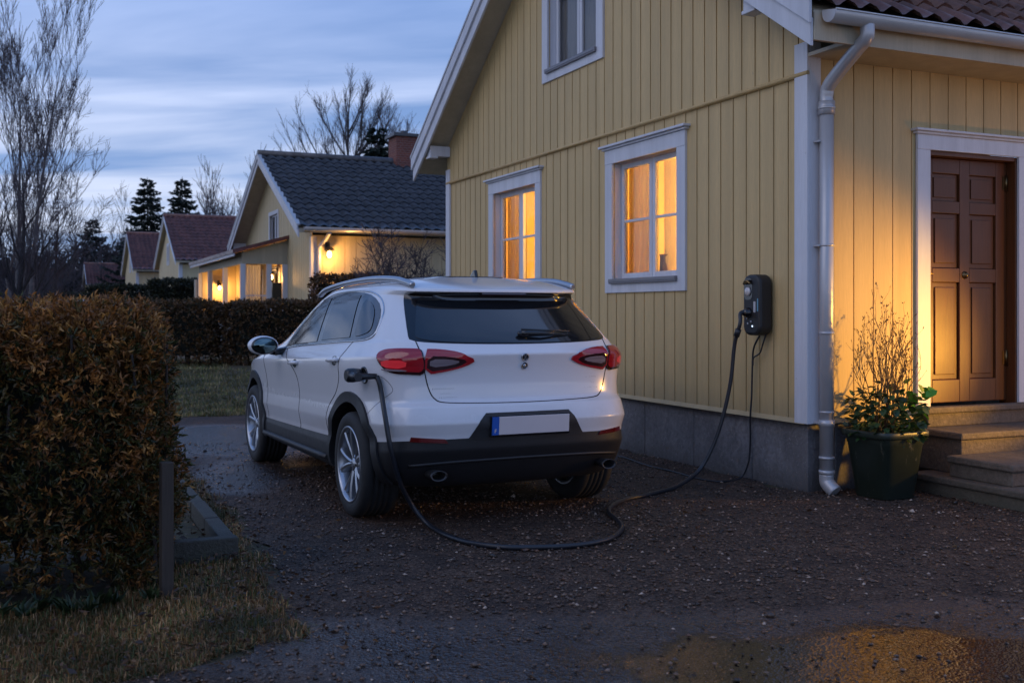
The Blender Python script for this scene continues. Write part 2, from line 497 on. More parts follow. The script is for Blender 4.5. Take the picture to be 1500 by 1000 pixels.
    em=MB()
    for z,rr in ((1.062,.026),(1.008,.024)):
        h,n=mp(0,z); Q=Matrix.Translation(h+n*.002)@n.to_track_quat('Z','Y').to_matrix().to_4x4()
        em.lathe([(rr,0),(rr,.006),(rr*.80,.008),(rr*.78,.003)],24,Q); em.lathe([(rr*.8,.003),(0,.003)],24,Q,mi=1)
        if z>1.05:
            for a in (-28,28): em.cbox((0,0,.005),(.006,rr*1.5,.005),Q@Matrix.Rotation(R(a),4,'Z'))
        else: em.lathe([(rr*.5,.003),(rr*.5,.007),(0,.008)],16,Q)
    em.build('emblem',[M['alloy'],M['cladding']],car)
    rnd=random.Random(5)
    for x0,z0,nn,hh in ((-.60,.872,11,.010),(-.55,.842,6,.008),(-.56,.818,9,.008),(.46,.925,8,.011),(.50,.888,3,.012),(.45,.852,9,.008)):
        bd=MB(); x=x0
        for i in range(nn):
            wd=rnd.uniform(.008,.013); h,n=mp(x+wd/2,z0); Q=Matrix.Translation(h)@n.to_track_quat('Y','Z').to_matrix().to_4x4()
            bd.cbox((-wd*.3,0.002,0),(.0025,.003,hh),Matrix.Translation(h)); bd.cbox((wd*.1,.002,rnd.choice((-1,0,1))*hh*.4),(wd*.6,.003,.0025),Matrix.Translation(h)); bd.cbox((wd*.1,.002,-hh*.4),(wd*.6,.003,.0025),Matrix.Translation(h))
            x+=wd+.002
        bd.build('badge',M['darkmetal'],car)
    # exhausts
    for sg in (-1,1):
        e=MB(); Q=Matrix.Translation((sg*.60,-.775,.352))@Matrix.Rotation(R(90),4,'X')@Matrix.Diagonal((1.45,.85,1,1))
        e.lathe([(.030,-.10),(.034,-.10),(.036,.0),(.036,.018),(.031,.020),(.029,.010),(.028,-.09),(0,-.09)],28,Q)
        e.build('exhaust_tip',M['darkmetal'],car)
        e=MB(); e.lathe([(.0345,.014),(.038,.018),(.0375,.023),(.034,.021)],28,Q); e.build('exhaust_rim',M['darkmetal'],car)
    st=MB(); seam(st,[(-.74,.40),(-.60,.415),(-.4,.425),(0,.43),(.4,.425),(.60,.415),(.74,.40)],'rear',r=.012,off=-.003); st.build('bumper_trim',M['cladding'],car)
    # side windows
    for sg in (-1,1):
        patch('window_surround',[(1.93,1.045),(1.90,1.10),(1.84,1.19),(1.72,1.295),(1.44,1.395),(1.09,1.47),(.65,1.492),(.22,1.475),(-.02,1.425),(-.16,1.34),(-.205,1.24),(-.18,1.19),(-.04,1.163),(.85,1.118)],'side',M['gloss'],car,sg,off=.003,rnd=1)
        patch('side_window',[(1.86,1.075),(1.80,1.175),(1.68,1.275),(1.42,1.365),(1.06,1.447),(1.015,1.29),(.985,1.125)],'side',M['glass'],car,sg,off=.007,rnd=0)
        patch('side_window',[(.93,1.455),(.60,1.466),(.36,1.462),(.33,1.40),(.26,1.27),(.215,1.172),(.87,1.138),(.90,1.30)],'side',M['glass'],car,sg,off=.007,rnd=0)
        patch('quarter_window',[(.23,1.44),(.05,1.405),(-.06,1.35),(-.125,1.26),(-.12,1.215),(0,1.19),(.13,1.177),(.17,1.28)],'side',M['glass'],car,sg,off=.007,rnd=1)
        ch=MB(); seam(ch,[(1.93,1.040),(1.5,1.078),(.85,1.113),(.3,1.142),(-.04,1.158),(-.19,1.182),(-.222,1.235),(-.18,1.345),(-.05,1.43),(.15,1.478),(.45,1.494),(.8,1.493),(1.1,1.476),(1.3,1.435)],'side',sg,r=.007,k=8); ch.build('chrome_trim',M['chrome'],car)
        # door handles
        for hy,hz in ((1.36,.952),(.32,1.015)):
            mp2=mode_map('side',sg); a,n=mp2(hy-.09,hz+.006); b,_=mp2(hy+.09,hz-.006)
            hm=MB(); hm.tube(catmull([a-n*.004,a+n*.022,(a+b)/2+n*.035,b+n*.022,b-n*.004],5),[.013]*21,8); hm.build('door_handle',M['paint'],car)
            patch('handle_recess',[(hy-.05,hz-.035),(hy+.05,hz-.035),(hy+.055,hz+.03),(hy-.055,hz+.03)],'side',M['gloss'],car,sg,off=.0015,th=.004,res=.03,rnd=2)
        # mirror
        mm=MB(); mm.ball((sg*1.06,1.86,1.075),(.125,.075,.078),20,14); mo=mm.build('side_mirror',M['paint'],car)
        mm=MB(); mm.tube([(sg*.86,1.88,1.03),(sg*.95,1.87,1.02),(sg*1.02,1.86,1.04)],[.035,.03,.035],8); mm.build('mirror_arm',M['gloss'],mo)
        mm=MB(); Q=Matrix.Translation((sg*1.062,1.797,1.075))@Matrix.Rotation(R(90),4,'X')@Matrix.Diagonal((1.5,1,1,1)); mm.lathe([(.068,-.03),(.069,.006),(.064,.012),(0,.013)],28,Q); mm.build('mirror_rim',M['gloss'],mo)
        mm=MB(); mm.lathe([(.060,.013),(.059,.0155),(0,.016)],28,Q); mm.build('mirror_glass',M['amber'],mo)
        # roof rails
        rr=catmull([(sg*.655,1.62,1.475),(sg*.645,1.45,1.522),(sg*.63,1.0,1.560),(sg*.615,.45,1.578),(sg*.60,.0,1.566),(sg*.595,-.22,1.540),(sg*.592,-.33,1.52)],8)
        rl=MB(); rl.tube(rr,[.014]+[.021]*(len(rr)-2)+[.014],10); rl.build('roof_rail',M['alloy'],car)
        # arch flares and sill strip
        for y0 in (0,2.87):
            ro=.478; ri=.408
            P=[(y0+ro*math.cos(R(a)),.345+ro*math.sin(R(a))) for a in range(-8,189,7)]+[(y0+ri*math.cos(R(a)),.345+ri*math.sin(R(a))) for a in range(188,-9,-7)]
            patch('wheel_arch',P,'side',M['cladding'],car,sg,off=.016,th=.05,res=.035,rnd=0)
        sl=MB(); mp2=mode_map('side',sg); pts=[]
        for i in range(12):
            h,n=mp2(.47+i*1.93/11,.335-.02*i/11); pts.append(h+n*.008)
        sl.tube(pts,.022,8); sl.build('sill_trim',M['cladding'],car)
    patch('roof_window',[(-.40,.0),(.40,.0),(.44,1.25),(-.44,1.25)],'top',M['gloss'],car,off=.004,rnd=1)
    fn=MB(); fn.poly_prism([(-.012,-.03,1.56),(-.012,.0,1.64),(-.012,.03,1.637),(-.012,.14,1.56)],(.024,0,0)); fn.build('antenna',M['gloss'],car,bevel=.01)
    hl=[(.50,.80),(.62,.86),(.82,.88),(.84,.82),(.70,.74),(.52,.74)]
    for sg in (-1,1): patch('headlight',[(sg*a,b) for a,b in hl],'front',M['clear'],car,off=.006)
    patch('grille',sym([(0,.79),(.42,.79),(.48,.70),(.40,.52),(0,.50)]),'front',M['cladding'],car,off=.006)
    # wheels
    def wheel():
        r=empty('wheel'); r.parent=car
        m=MB(); rt=.345
        prof=[(.240,-.115),(.262,-.128),(.300,-.130),(.328,-.122),(.341,-.105),(.345,-.085)]
        for z in (-.055,-.018,.018,.055):
            prof+=[(.345,z-.008),(.337,z-.005),(.337,z+.005),(.345,z+.008)]
        prof+=[(.345,.085),(.341,.105),(.328,.122),(.300,.130),(.262,.128),(.240,.115)]
        Q=Matrix.Rotation(R(-90),4,'Y')     # local +z -> -x (outer side)
        m.lathe(prof,64,Q); m.build('tyre',M['tyre'],r)
        m=MB(); m.lathe([(.252,.118),(.252,.126),(.243,.129),(.234,.120),(.228,.09),(.215,.02),(.21,-.11),(.24,-.115)],64,Q)
        m.lathe([(.0,.098),(.028,.098),(.034,.092),(.062,.088),(.066,.060)],32,Q)
        for k in range(5):
            for sd in (-1,1):
                a0=R(72*k+90+sd*6); a1=R(72*k+90+sd*17)
                secs=[]
                for t in (0,.25,.5,.75,1):
                    rr=.045+t*.194; an=a0+(a1-a0)*t**.8; wd=(.030-.006*t+.014*t*t); zz=.088+.004*math.sin(t*3.1)+.022*t
                    c=Vector((rr*math.cos(an),rr*math.sin(an),zz)); tn=Vector((-math.sin(an),math.cos(an),0))
                    secs.append([c-tn*wd*.55+Vector((0,0,-.05)),c-tn*wd*.5,c-tn*wd*.1+Vector((0,0,.006)),c+tn*wd*.5,c+tn*wd*.55+Vector((0,0,-.05))])
                vs=[Q@p for s_ in secs for p in s_]
                fs=[(i*5+j,i*5+j+1,(i+1)*5+j+1,(i+1)*5+j) for i in range(4) for j in range(4)]
                m.add(vs,fs,None,False)
        m.build('rim',M['alloy'],r)
        m=MB(); m.lathe([(0,.03),(.15,.03),(.155,.02),(.155,.0)],32,Q); m.build('brake_disc',M['darkmetal'],r)
        m=MB(); m.lathe([(.20,-.02),(0,-.02)],32,Q)
        for k in range(5):
            a=R(72*k+54); m.ball(Q@Vector((.045*math.cos(a),.045*math.sin(a),.09)),.006,8,5)
        m.build('hub',M['well'],r)
        return r
    w0=wheel(); 
    for i,(x,y,rz) in enumerate(((-.795,0,0),(-.795,2.87,0),(.795,0,math.pi),(.795,2.87,math.pi))):
        w=w0 if i==0 else copy_tree(w0,car); w.location=(x,y,.343); w.rotation_euler=(0 if i!=1 else R(25),0,rz)
    # charging port with its open round socket
    h,n=mode_map('side',-1)(-.27,.945)
    p=MB(); Q=Matrix.Translation(h+n*.002)@n.to_track_quat('Z','Y').to_matrix().to_4x4()
    p.lathe([(.055,-.004),(.055,.004),(.045,.006),(.04,-.002),(0,-.002)],28,Q); p.build('charging_port',M['gloss'],car)
    return car
CAR=make_car()
# ------------------------------------------------------------------ building materials
def painted_wood(name, col, streak=.16, rough=.62, grime=True):
    t=NT(name); o=t.tex()
    fib=t.noise(t.mapping(o,(14,14,1.2)),6,6,.65)
    big=t.noise(t.mapping(o,(1,1,.5)),1.1,5,.6)
    brd=t.noise(t.mapping(o,(6.3,6.3,.05)),1.,2,.7)
    col2=t.mix(t.ramp(fib,[(.3,0.0),(.75,1.0)]),[c*(1-streak) for c in col],[min(1,c*(1+streak*.5)) for c in col])
    col2=t.mix(t.math('MULTIPLY',t.ramp(big,[(.45,0.0),(.8,1.0)]),.35),col2,[c*.62 for c in col])
    col2=t.mix(t.ramp(brd,[(.35,.0),(.65,.45)]),col2,[c*.66 for c in col])
    chip=t.ramp(t.noise(t.mapping(o,(1,1,.6)),24,6,.75),[(.66,0.),(.70,1.)])
    col2=t.mix(t.math('MULTIPLY',chip,.40),col2,(.16,.14,.12))
    if grime:
        sx=t.n('ShaderNodeSeparateXYZ'); t.l(o,sx.inputs[0])
        g=t.ramp(t.math('ADD',sx.outputs[2],t.math('MULTIPLY',big,.5)),[(.70,.55),(1.15,0.0)])
        col2=t.mix(g,col2,(.21,.19,.13))
        sp=t.ramp(t.noise(o,38,3,.5),[(.70,0.0),(.76,1.0)])
        col2=t.mix(t.math('MULTIPLY',sp,.35),col2,[c*.45 for c in col])
    n=t.bump(fib,.25,.004)
    return t.pbr(col2,t.math('ADD',t.math('MULTIPLY',fib,.2),rough-.1),0,n)
M['yellow']=painted_wood('yellow_painted_boards',(.60,.43,.20))
M['yellow_far']=painted_wood('pale_yellow_boards',(.66,.54,.32),grime=False)
M['cream_far']=painted_wood('cream_boards',(.50,.44,.32),grime=False)
M['white']=painted_wood('white_painted_wood',(.64,.65,.70),.10,.5,grime=False)
M['soffit']=painted_wood('cream_soffit_boards',(.50,.44,.33),.12,.6,grime=False)
M['grey_sill']=simple('sill_metal',(.22,.21,.22),.4,.5)
def concrete(name,col,scale=1.,moss=False):
    t=NT(name); o=t.tex()
    a=t.noise(o,1.7*scale,7,.68); b=t.noise(o,26*scale,5,.6); c=t.noise(t.mapping(o,(1,1,.35)),5*scale,5,.6)
    cc=t.mix(t.ramp(a,[(.3,0.),(.7,1.)]),[x*.55 for x in col],[x*1.25 for x in col])
    cc=t.mix(t.math('MULTIPLY',t.ramp(c,[(.5,0.),(.75,1.)]),.6),cc,[x*.38 for x in col])
    cc=t.mix(t.math('MULTIPLY',t.ramp(b,[(.4,0.),(.62,1.)]),.5),cc,[x*.45 for x in col]); cc=t.mix(t.ramp(t.noise(o,55,4,.6),[(.60,0.),(.70,.6)]),cc,[x*1.7 for x in col])
    sx=t.n('ShaderNodeSeparateXYZ'); t.l(o,sx.inputs[0])
    g=t.ramp(t.math('ADD',sx.outputs[2],t.math('MULTIPLY',c,.30)),[(.12,.75),(.34,0.)])
    cc=t.mix(g,cc,(.05,.052,.035) if moss else (.055,.05,.045))
    n=t.bump(b,.9,.010); n=t.bump(a,.35,.03,n)
    return t.pbr(cc,.78,0,n)
M['plinth']=concrete('plinth_concrete',(.185,.18,.19))
M['stone']=concrete('step_stone',(.125,.10,.08),1.4,True)
M['kerb']=concrete('kerb_concrete',(.075,.07,.06),2.,True)
def tiles(name,c1,c2):
    t=NT(name); o=t.tex()
    v=t.voro(t.mapping(o,(5,3,3)),1.,'F1','Color'); sv=t.n('ShaderNodeSeparateColor'); t.l(v,sv.inputs[0])
    c=t.mix(sv.outputs[0],c1,c2)
    m=t.ramp(t.noise(o,7,6,.7),[(.48,0.),(.68,1.)])
    c=t.mix(t.math('MULTIPLY',m,.7),c,[x*.35 for x in c1])
    n=t.bump(t.noise(o,60,4),.4,.004)
    return t.pbr(c,t.math('ADD',t.math('MULTIPLY',m,.25),.32),0,n)
M['tile_brown']=tiles('brown_clay_tiles',(.075,.030,.022),(.15,.062,.042))
M['tile_dark']=tiles('charcoal_tiles',(.028,.030,.038),(.060,.062,.074))
M['tile_red']=tiles('dull_red_tiles',(.095,.034,.035),(.17,.062,.055))
M['metal_white']=simple('painted_steel',(.46,.455,.47),.36,.3,.12,5,bump=.1)
def doorwood():
    t=NT('oiled_door_wood'); o=t.tex()
    g=t.noise(t.mapping(o,(22,22,1.4)),3.5,7,.65,.6); b=t.noise(o,2.2,4)
    c=t.mix(g,(.065,.018,.004),(.185,.055,.011)); c=t.mix(t.math('MULTIPLY',b,.5),c,(.03,.009,.003))
    return t.pbr(c,t.math('ADD',t.math('MULTIPLY',b,.2),.34),0,t.bump(g,.3,.003))
M['door']=doorwood()
M['darkglass']=simple('dark_pane',(.016,.008,.006),.30,0,.1,spec=.25)
M['brass']=simple('aged_brass',(.20,.13,.06),.35,1.)
M['brick']=None
def brick():
    t=NT('red_brick'); o=t.tex()
    b=t.n('ShaderNodeTexBrick'); b.inputs['Scale'].default_value=4; b.inputs['Color1'].default_value=(.20,.055,.035,1); b.inputs['Color2'].default_value=(.13,.04,.03,1); b.inputs['Mortar'].default_value=(.22,.19,.17,1); b.inputs['Mortar Size'].default_value=.012
    sx=t.n('ShaderNodeSeparateXYZ'); t.l(o,sx.inputs[0]); cx=t.n('ShaderNodeCombineXYZ'); t.l(t.math('ADD',sx.outputs[0],sx.outputs[1]),cx.inputs[0]); t.l(sx.outputs[2],cx.inputs[1]); t.l(cx.outputs[0],b.inputs['Vector'])
    return t.pbr(b.outputs['Color'],.8,0,t.bump(t.noise(o,40,4),.4,.004))
M['brick']=brick()
def windowpane():
    t=NT('window_glass'); o=t.tex()
    tr=t.n('ShaderNodeBsdfTransparent'); tr.inputs[0].default_value=(.93,.93,.92,1)
    gl=t.n('ShaderNodeBsdfGlossy'); gl.inputs['Roughness'].default_value=.015; t.l(t.bump(t.noise(t.mapping(o,(1,1,1)),2.2,2),.06,.05),gl.inputs['Normal'])
    fr=t.n('ShaderNodeFresnel'); fr.inputs[0].default_value=1.62
    mx=t.n('ShaderNodeMixShader'); t.l(fr.outputs[0],mx.inputs[0]); t.l(tr.outputs[0],mx.inputs[1]); t.l(gl.outputs[0],mx.inputs[2]); t.l(mx.outputs[0],t.out.inputs[0])
    return t.mat
M['pane']=windowpane()
def curtain(name,c):
    t=NT(name); o=t.tex()
    w=t.noise(t.mapping(o,(18,18,.4)),2,3)
    cc=t.mix(w,[x*.9 for x in c],c)
    d=t.n('ShaderNodeBsdfDiffuse'); t.l(cc,d.inputs[0]); tl=t.n('ShaderNodeBsdfTranslucent'); t.l(cc,tl.inputs[0])
    mx=t.n('ShaderNodeMixShader'); mx.inputs[0].default_value=.55; t.l(d.outputs[0],mx.inputs[1]); t.l(tl.outputs[0],mx.inputs[2]); t.l(mx.outputs[0],t.out.inputs[0])
    return t.mat
M['curtain']=curtain('linen_curtain',(.66,.58,.40))
M['curtain_white']=curtain('white_curtain',(.6,.6,.62))
M['room']=simple('warm_wallpaper',(.74,.58,.26),.8,0,.18,3)
M['room_dark']=simple('dim_room',(.05,.05,.055),.8)
M['furn']=simple('dark_furniture',(.07,.035,.018),.5)
M['furn2']=simple('grey_object',(.14,.13,.15),.6)
def emit(name,c,s):
    t=NT(name); e=t.n('ShaderNodeEmission'); e.inputs[0].default_value=c+(1,); e.inputs[1].default_value=s; t.l(e.outputs[0],t.out.inputs[0]); return t.mat
M['bulb']=emit('lit_bulb',(1.,.52,.16),26)
M['bulb_soft']=emit('lit_lamp_shade',(1.,.55,.18),7)
M['led']=emit('status_led',(.6,.75,1.),2.5)
# ------------------------------------------------------------------ generic wooden house pieces (local: x along the eaves, y along the gable, gable wall on x=0 facing -x)
def boards(name, mat, parent, u0, u1, z0, top, holes=(), pitch=.175, axis='y', plane=0., face=-1, groove=.012, gw=.008, bead=.014, bh=.005, u_start=None, th=.03):
    """vertical boards with a groove and a bead, cut round the openings. axis: the wall's run; face -1: outside is toward -normal"""
    if not callable(top):
        tz=top; top=lambda u: tz
    brk={u0,u1}; prof=[]
    u=u_start if u_start is not None else u0
    while u>u0: u-=pitch
    while u<u1:
        for d in (0,pitch-gw-bead,pitch-bead): 
            if u0<u+d<u1: brk.add(round(u+d,5))
        u+=pitch
    base=(u_start if u_start is not None else u0)
    for h in holes:
        for e in h[:2]:
            if u0<e<u1: brk.add(round(e,5))
    if hasattr(top,'knots'):
        for k in top.knots:
            if u0<k<u1: brk.add(round(k,5))
    brk=sorted(brk)
    def dep(um):
        f=((um-base)%pitch)
        if f<pitch-gw-bead: return 0.
        if f<pitch-bead: return groove
        return -bh
    def pt(u,z,d):
        d=plane+(-face)*d if False else plane-face*d   # d>0 goes inwards
        return (d,u,z) if axis=='y' else (u,d,z)
    m=MB(); prev=None
    for a,b in zip(brk[:-1],brk[1:]):
        um=(a+b)/2; d=dep(um)
        iv=[(z0,None)]
        segs=[]; z=z0
        hs=sorted([(h[2],h[3]) for h in holes if h[0]-1e-4<=a and b<=h[1]+1e-4])
        for hz0,hz1 in hs:
            if hz0>z: segs.append((z,z,hz0,hz0))
            z=hz1
        segs.append((z,z,top(a+1e-5),top(b-1e-5)))
        for (za0,zb0,za1,zb1) in segs:
            if max(za1,zb1)<=z0+1e-3: continue
            q=[pt(a,za0,d),pt(b,zb0,d),pt(b,max(zb1,zb0),d),pt(a,max(za1,za0),d)]
            m.add(q,[(0,1,2,3)])
            # step to neighbours on both sides
            for uu,t0,t1 in ((a,za0,max(za1,za0)),(b,zb0,max(zb1,zb0))):
                if d<.001: m.add([pt(uu,t0,d),pt(uu,t0,groove+.001),pt(uu,t1,groove+.001),pt(uu,t1,d)],[(0,1,2,3)])
            m.add([pt(a,za0,d),pt(b,zb0,d),pt(b,zb0,th),pt(a,za0,th)],[(0,1,2,3)])
    return m.build(name,mat,parent)
def window(parent, axis, plane, face, u0,u1,z0,z1, trim=.14, lit=True, cornice=True, mull=1, munt=(.5,), room=True, depth=.085, detail=True, wcol=None, name='window', cur=None, sash=.05):
    """u0..z1 = opening. Trim, sill, frame, panes, curtain. Returns the window root"""
    w=empty(name); w.parent=parent
    wm=wcol or M['white']
    def B(m,a,b,c,d,n0,n1):   # u range a..b, z range c..d, n0..n1 = distance outwards from wall plane (negative = inside)
        lo=[0,0,0]; hi=[0,0,0]
        p0,p1=plane+face*n0,plane+face*n1
        if axis=='y': lo=(min(p0,p1),a,c); hi=(max(p0,p1),b,d)
        else: lo=(a,min(p0,p1),c); hi=(b,max(p0,p1),d)
        m.box(lo,hi)
    m=MB()
    B(m,u0-trim,u0,z0-trim*.95,z1,-.01,.024); B(m,u1,u1+trim,z0-trim*.95,z1,-.01,.024)
    B(m,u0-trim,u1+trim,z1,z1+trim,-.01,.026); B(m,u0,u1,z0-trim*.95,z0-.03,-.01,.022)
    if detail:
        # reveal
        B(m,u0-.012,u0,z0,z1,-depth-.06,-.0); B(m,u1,u1+.012,z0,z1,-depth-.06,-.0); B(m,u0,u1,z1,z1+.012,-depth-.06,-.0); B(m,u0,u1,z0-.028,z0-.004,-depth-.06,-.002)
    m.build('casing',wm,w,bevel=.004 if detail else 0)
    if cornice:
        m=MB(); B(m,u0-trim-.03,u1+trim+.03,z1+trim+.0015,z1+trim+.022,-.005,.045); B(m,u0-trim-.055,u1+trim+.055,z1+trim+.0225,z1+trim+.045,-.005,.075)
        m.build('cornice',wm,w,bevel=.004)
    if detail:
        m=MB(); B(m,u0-.02,u1+.02,z0-.03,z0+.004,-.04,.055); B(m,u0-.02,u1+.02,z0-.045,z0-.0302,.03,.052); m.build('sill',M['grey_sill'],w,bevel=.004)
    m=MB(); d0,d1=-depth-.04,-depth
    nb=mull+1; cw=(u1-u0)/nb
    for k in range(nb):
        a=u0+cw*k+.004; b=u0+cw*(k+1)-.004
        B(m,a,a+sash,z0+.006,z1-.004,d0,d1); B(m,b-sash,b,z0+.006,z1-.004,d0,d1)
        B(m,a+sash,b-sash,z0+.006,z0+.006+sash*1.1,d0+.002,d1-.002); B(m,a+sash,b-sash,z1-sash-.004,z1-.004,d0+.002,d1-.002)
        for q in munt:
            zz=z0+(z1-z0)*q; B(m,a+sash,b-sash,zz-.013,zz+.013,d0+.006,d1-.006)
    m.build('frame',wm,w,bevel=.003 if detail else 0)
    for k in range(nb):
        m=MB(); a=u0+cw*k+sash; b=u0+cw*(k+1)-sash; pp=plane+face*(-depth-.02)
        q=[(a,z0+sash),(b,z0+sash),(b,z1-sash),(a,z1-sash)]
        m.add([((pp,p,z) if axis=='y' else (p,pp,z)) for p,z in q],[(0,3,2,1) if axis=='y' else (0,1,2,3)])
        m.build('pane',M['pane'],w)
    if room:
        m=MB(); D=2.6 if lit else 1.2; e=.9
        n0=-depth-.05-.03
        def Q(*pts): m.add([((plane+face*n,u,z) if axis=='y' else (u,plane+face*n,z)) for (u,z,n) in pts],[(0,1,2,3)])
        a,b,c,d=u0-e*.5,u1+e*.5,z0-.6,z1+.2
        Q((a,c,-D),(b,c,-D),(b,d,-D),(a,d,-D)); Q((a,c,n0),(a,c,-D),(a,d,-D),(a,d,n0)); Q((b,c,n0),(b,c,-D),(b,d,-D),(b,d,n0)); Q((a,c,n0),(b,c,n0),(b,c,-D),(a,c,-D)); Q((a,d,n0),(b,d,n0),(b,d,-D),(a,d,-D))
        # wall round the opening seen from inside
        Q((a,c,n0),(u0-.01,c,n0),(u0-.01,d,n0),(a,d,n0)); Q((u1+.01,c,n0),(b,c,n0),(b,d,n0),(u1+.01,d,n0)); Q((u0-.01,c,n0),(u1+.01,c,n0),(u1+.01,z0-.02,n0),(u0-.01,z0-.02,n0)); Q((u0-.01,z1+.01,n0),(u1+.01,z1+.01,n0),(u1+.01,d,n0),(u0-.01,d,n0))
        m.build('room',M['room'] if lit else M['room_dark'],w)
    if cur:
        for (a,b,amp,mt,nn) in cur:
            m=MB(); k=60; vs=[]
            for i in range(k+1):
                u=a+(b-a)*i/k; n=-depth-(.13 if lit else .06)+amp*math.sin(i*nn/k*6.283)+amp*.5*math.sin(i*nn*1.7/k*6.283+1)
                for z in (z0-.02,z1-.02): vs.append((plane+face*n,u,z) if axis=='y' else (u,plane+face*n,z))
            m.add(vs,[(2*i,2*i+2,2*i+3,2*i+1) for i in range(k)],None,True); m.build('curtain',mt,w)
    return w
def roof_sheet(name, mat, parent, x0,x1, y_e, z_e, y_r, z_r, pitch=.20, course=.34, amp=.022, res=8):
    """pantiles: waves along x, stepped courses up the slope"""
    L=math.hypot(y_r-y_e,z_r-z_e); n=max(1,int(L/course)); nx=int((x1-x0)/pitch*res)
    ny=(y_r-y_e)/L; nz=(z_r-z_e)/L; px_,pz_=-nz,ny
    if pz_<0: px_,pz_=-px_,-pz_
    vs=[];rows=[]
    rnd=random.Random(3)
    for i in range(n+1):
        s=min(L,i*course)
        for lift,ds in ((.002,0.0),(.030,.004)) if i>0 else ((.030,0),):
            rows.append((s+ds if lift>.01 else s, lift))
    rows.append((L,.004))
    m=MB()
    jit={}
    for r,(s,lift) in enumerate(rows):
        for k in range(nx+1):
            x=x0+(x1-x0)*k/nx; ph=((x-x0)/pitch)%1
            w=amp*(math.sin(ph*6.283)+.35*math.sin(2*ph*6.283+.6))
            key=(int(s/course+.01),int((x-x0)/pitch)); 
            if key not in jit: jit[key]=rnd.uniform(-.006,.006)
            h=lift+w+jit[key]
            ss=s-(.02 if lift>.01 else 0)*abs(ph-.5)
            m.v.append((x,y_e+ny*ss+px_*h,z_e+nz*ss+pz_*h))
    W=nx+1
    for r in range(len(rows)-1):
        for k in range(nx):
            m.f.append((r*W+k,r*W+k+1,(r+1)*W+k+1,(r+1)*W+k)); m.m.append(0); m.s.append(rows[r+1][1]<rows[r][1]+.001 and True)
    return m.build(name,mat,parent)
def roof(parent, x0,x1,yc,half,ze,slope,th,mat,rake=True,far=False,wm=None,cap=True):
    """gable roof slabs with overhang; ze = lower edge of rake board at the eave (y=yc-half)"""
    zr=ze+half*slope; wm=wm or M['white']
    n=math.sqrt(1+slope*slope)
    slab=MB()
    for s in (-1,1):
        ye=yc+s*half
        a=.09*n
        slab.poly_prism([(x0+.03,ye,ze+a),(x0+.03,yc,zr+a),(x0+.03,yc,zr+th-.06),(x0+.03,ye,ze+th-.06)],(x1-x0-.06,0,0))
    slab.build('soffit',M['soffit'],parent)
    for s in (-1,1):
        ye=yc+s*half
        roof_sheet('roof_tiles',mat,parent,x0+.02,x1,ye-s*-.06,ze+th-.04*slope,yc,zr+th,**(dict(res=5,course=.36,pitch=.24,amp=.028) if far else {}))
        for xx in ((x0,-1),(x1,1)) if not far else ((x0,-1),):
            b=MB(); x,f=xx
            b.poly_prism([(x,ye,ze),(x,yc,zr),(x,yc,zr+.16*n),(x,ye,ze+.16*n)],(.028*-f,0,0))
            b.poly_prism([(x+f*.0,ye-s*-.02,ze+.125*n),(x,yc,zr+.125*n),(x,yc,zr+th+.0),(x,ye+s*.02,ze+th+.0)],(.026*f,0,0))
            b.build('rake_board',wm,parent,bevel=0 if far else .003)
            if cap:
                b=MB(); b.poly_prism([(x+f*.035,ye+s*.03,ze+th+.001),(x+f*.035,yc,zr+th+.001),(x+f*.035,yc,zr+th+.035),(x+f*.035,ye+s*.03,ze+th+.035)],(-f*.10,0,0)); b.build('verge_flashing',M['metal_white'],parent)
    r=MB(); r.tube([(x0-.01,yc,zr+th+.02),(x1,yc,zr+th+.02)],.075 if not far else .10,8); r.build('ridge_cap',mat,parent)
    return zr
def gutter(parent,x0,x1,y,z,r=.07,mat=None,end=True):
    m=MB(); pr=[]; n=10
    for i in range(n+1):
        a=math.pi+math.pi*i/n; pr.append((y+r*math.cos(a),z+r*math.sin(a)))
    pr=[(y-r-.012,z+.004),(y-r-.006,z+.014),(y-r+.002,z+.006)]+pr+[(y+r,z+.03)]
    vs=[]
    for x in (x0,x1):
        vs+=[(x,a,b) for a,b in pr]
    k=len(pr); m.add(vs,[(i,i+1,k+i+1,k+i) for i in range(k-1)],None,True)
    if end: m.add([(x0+.002,a,b) for a,b in pr],[tuple(range(k))])
    o=m.build('gutter',mat or M['metal_white'],parent)
    s=o.modifiers.new('s','SOLIDIFY'); s.thickness=.004; s.offset=1
    return o

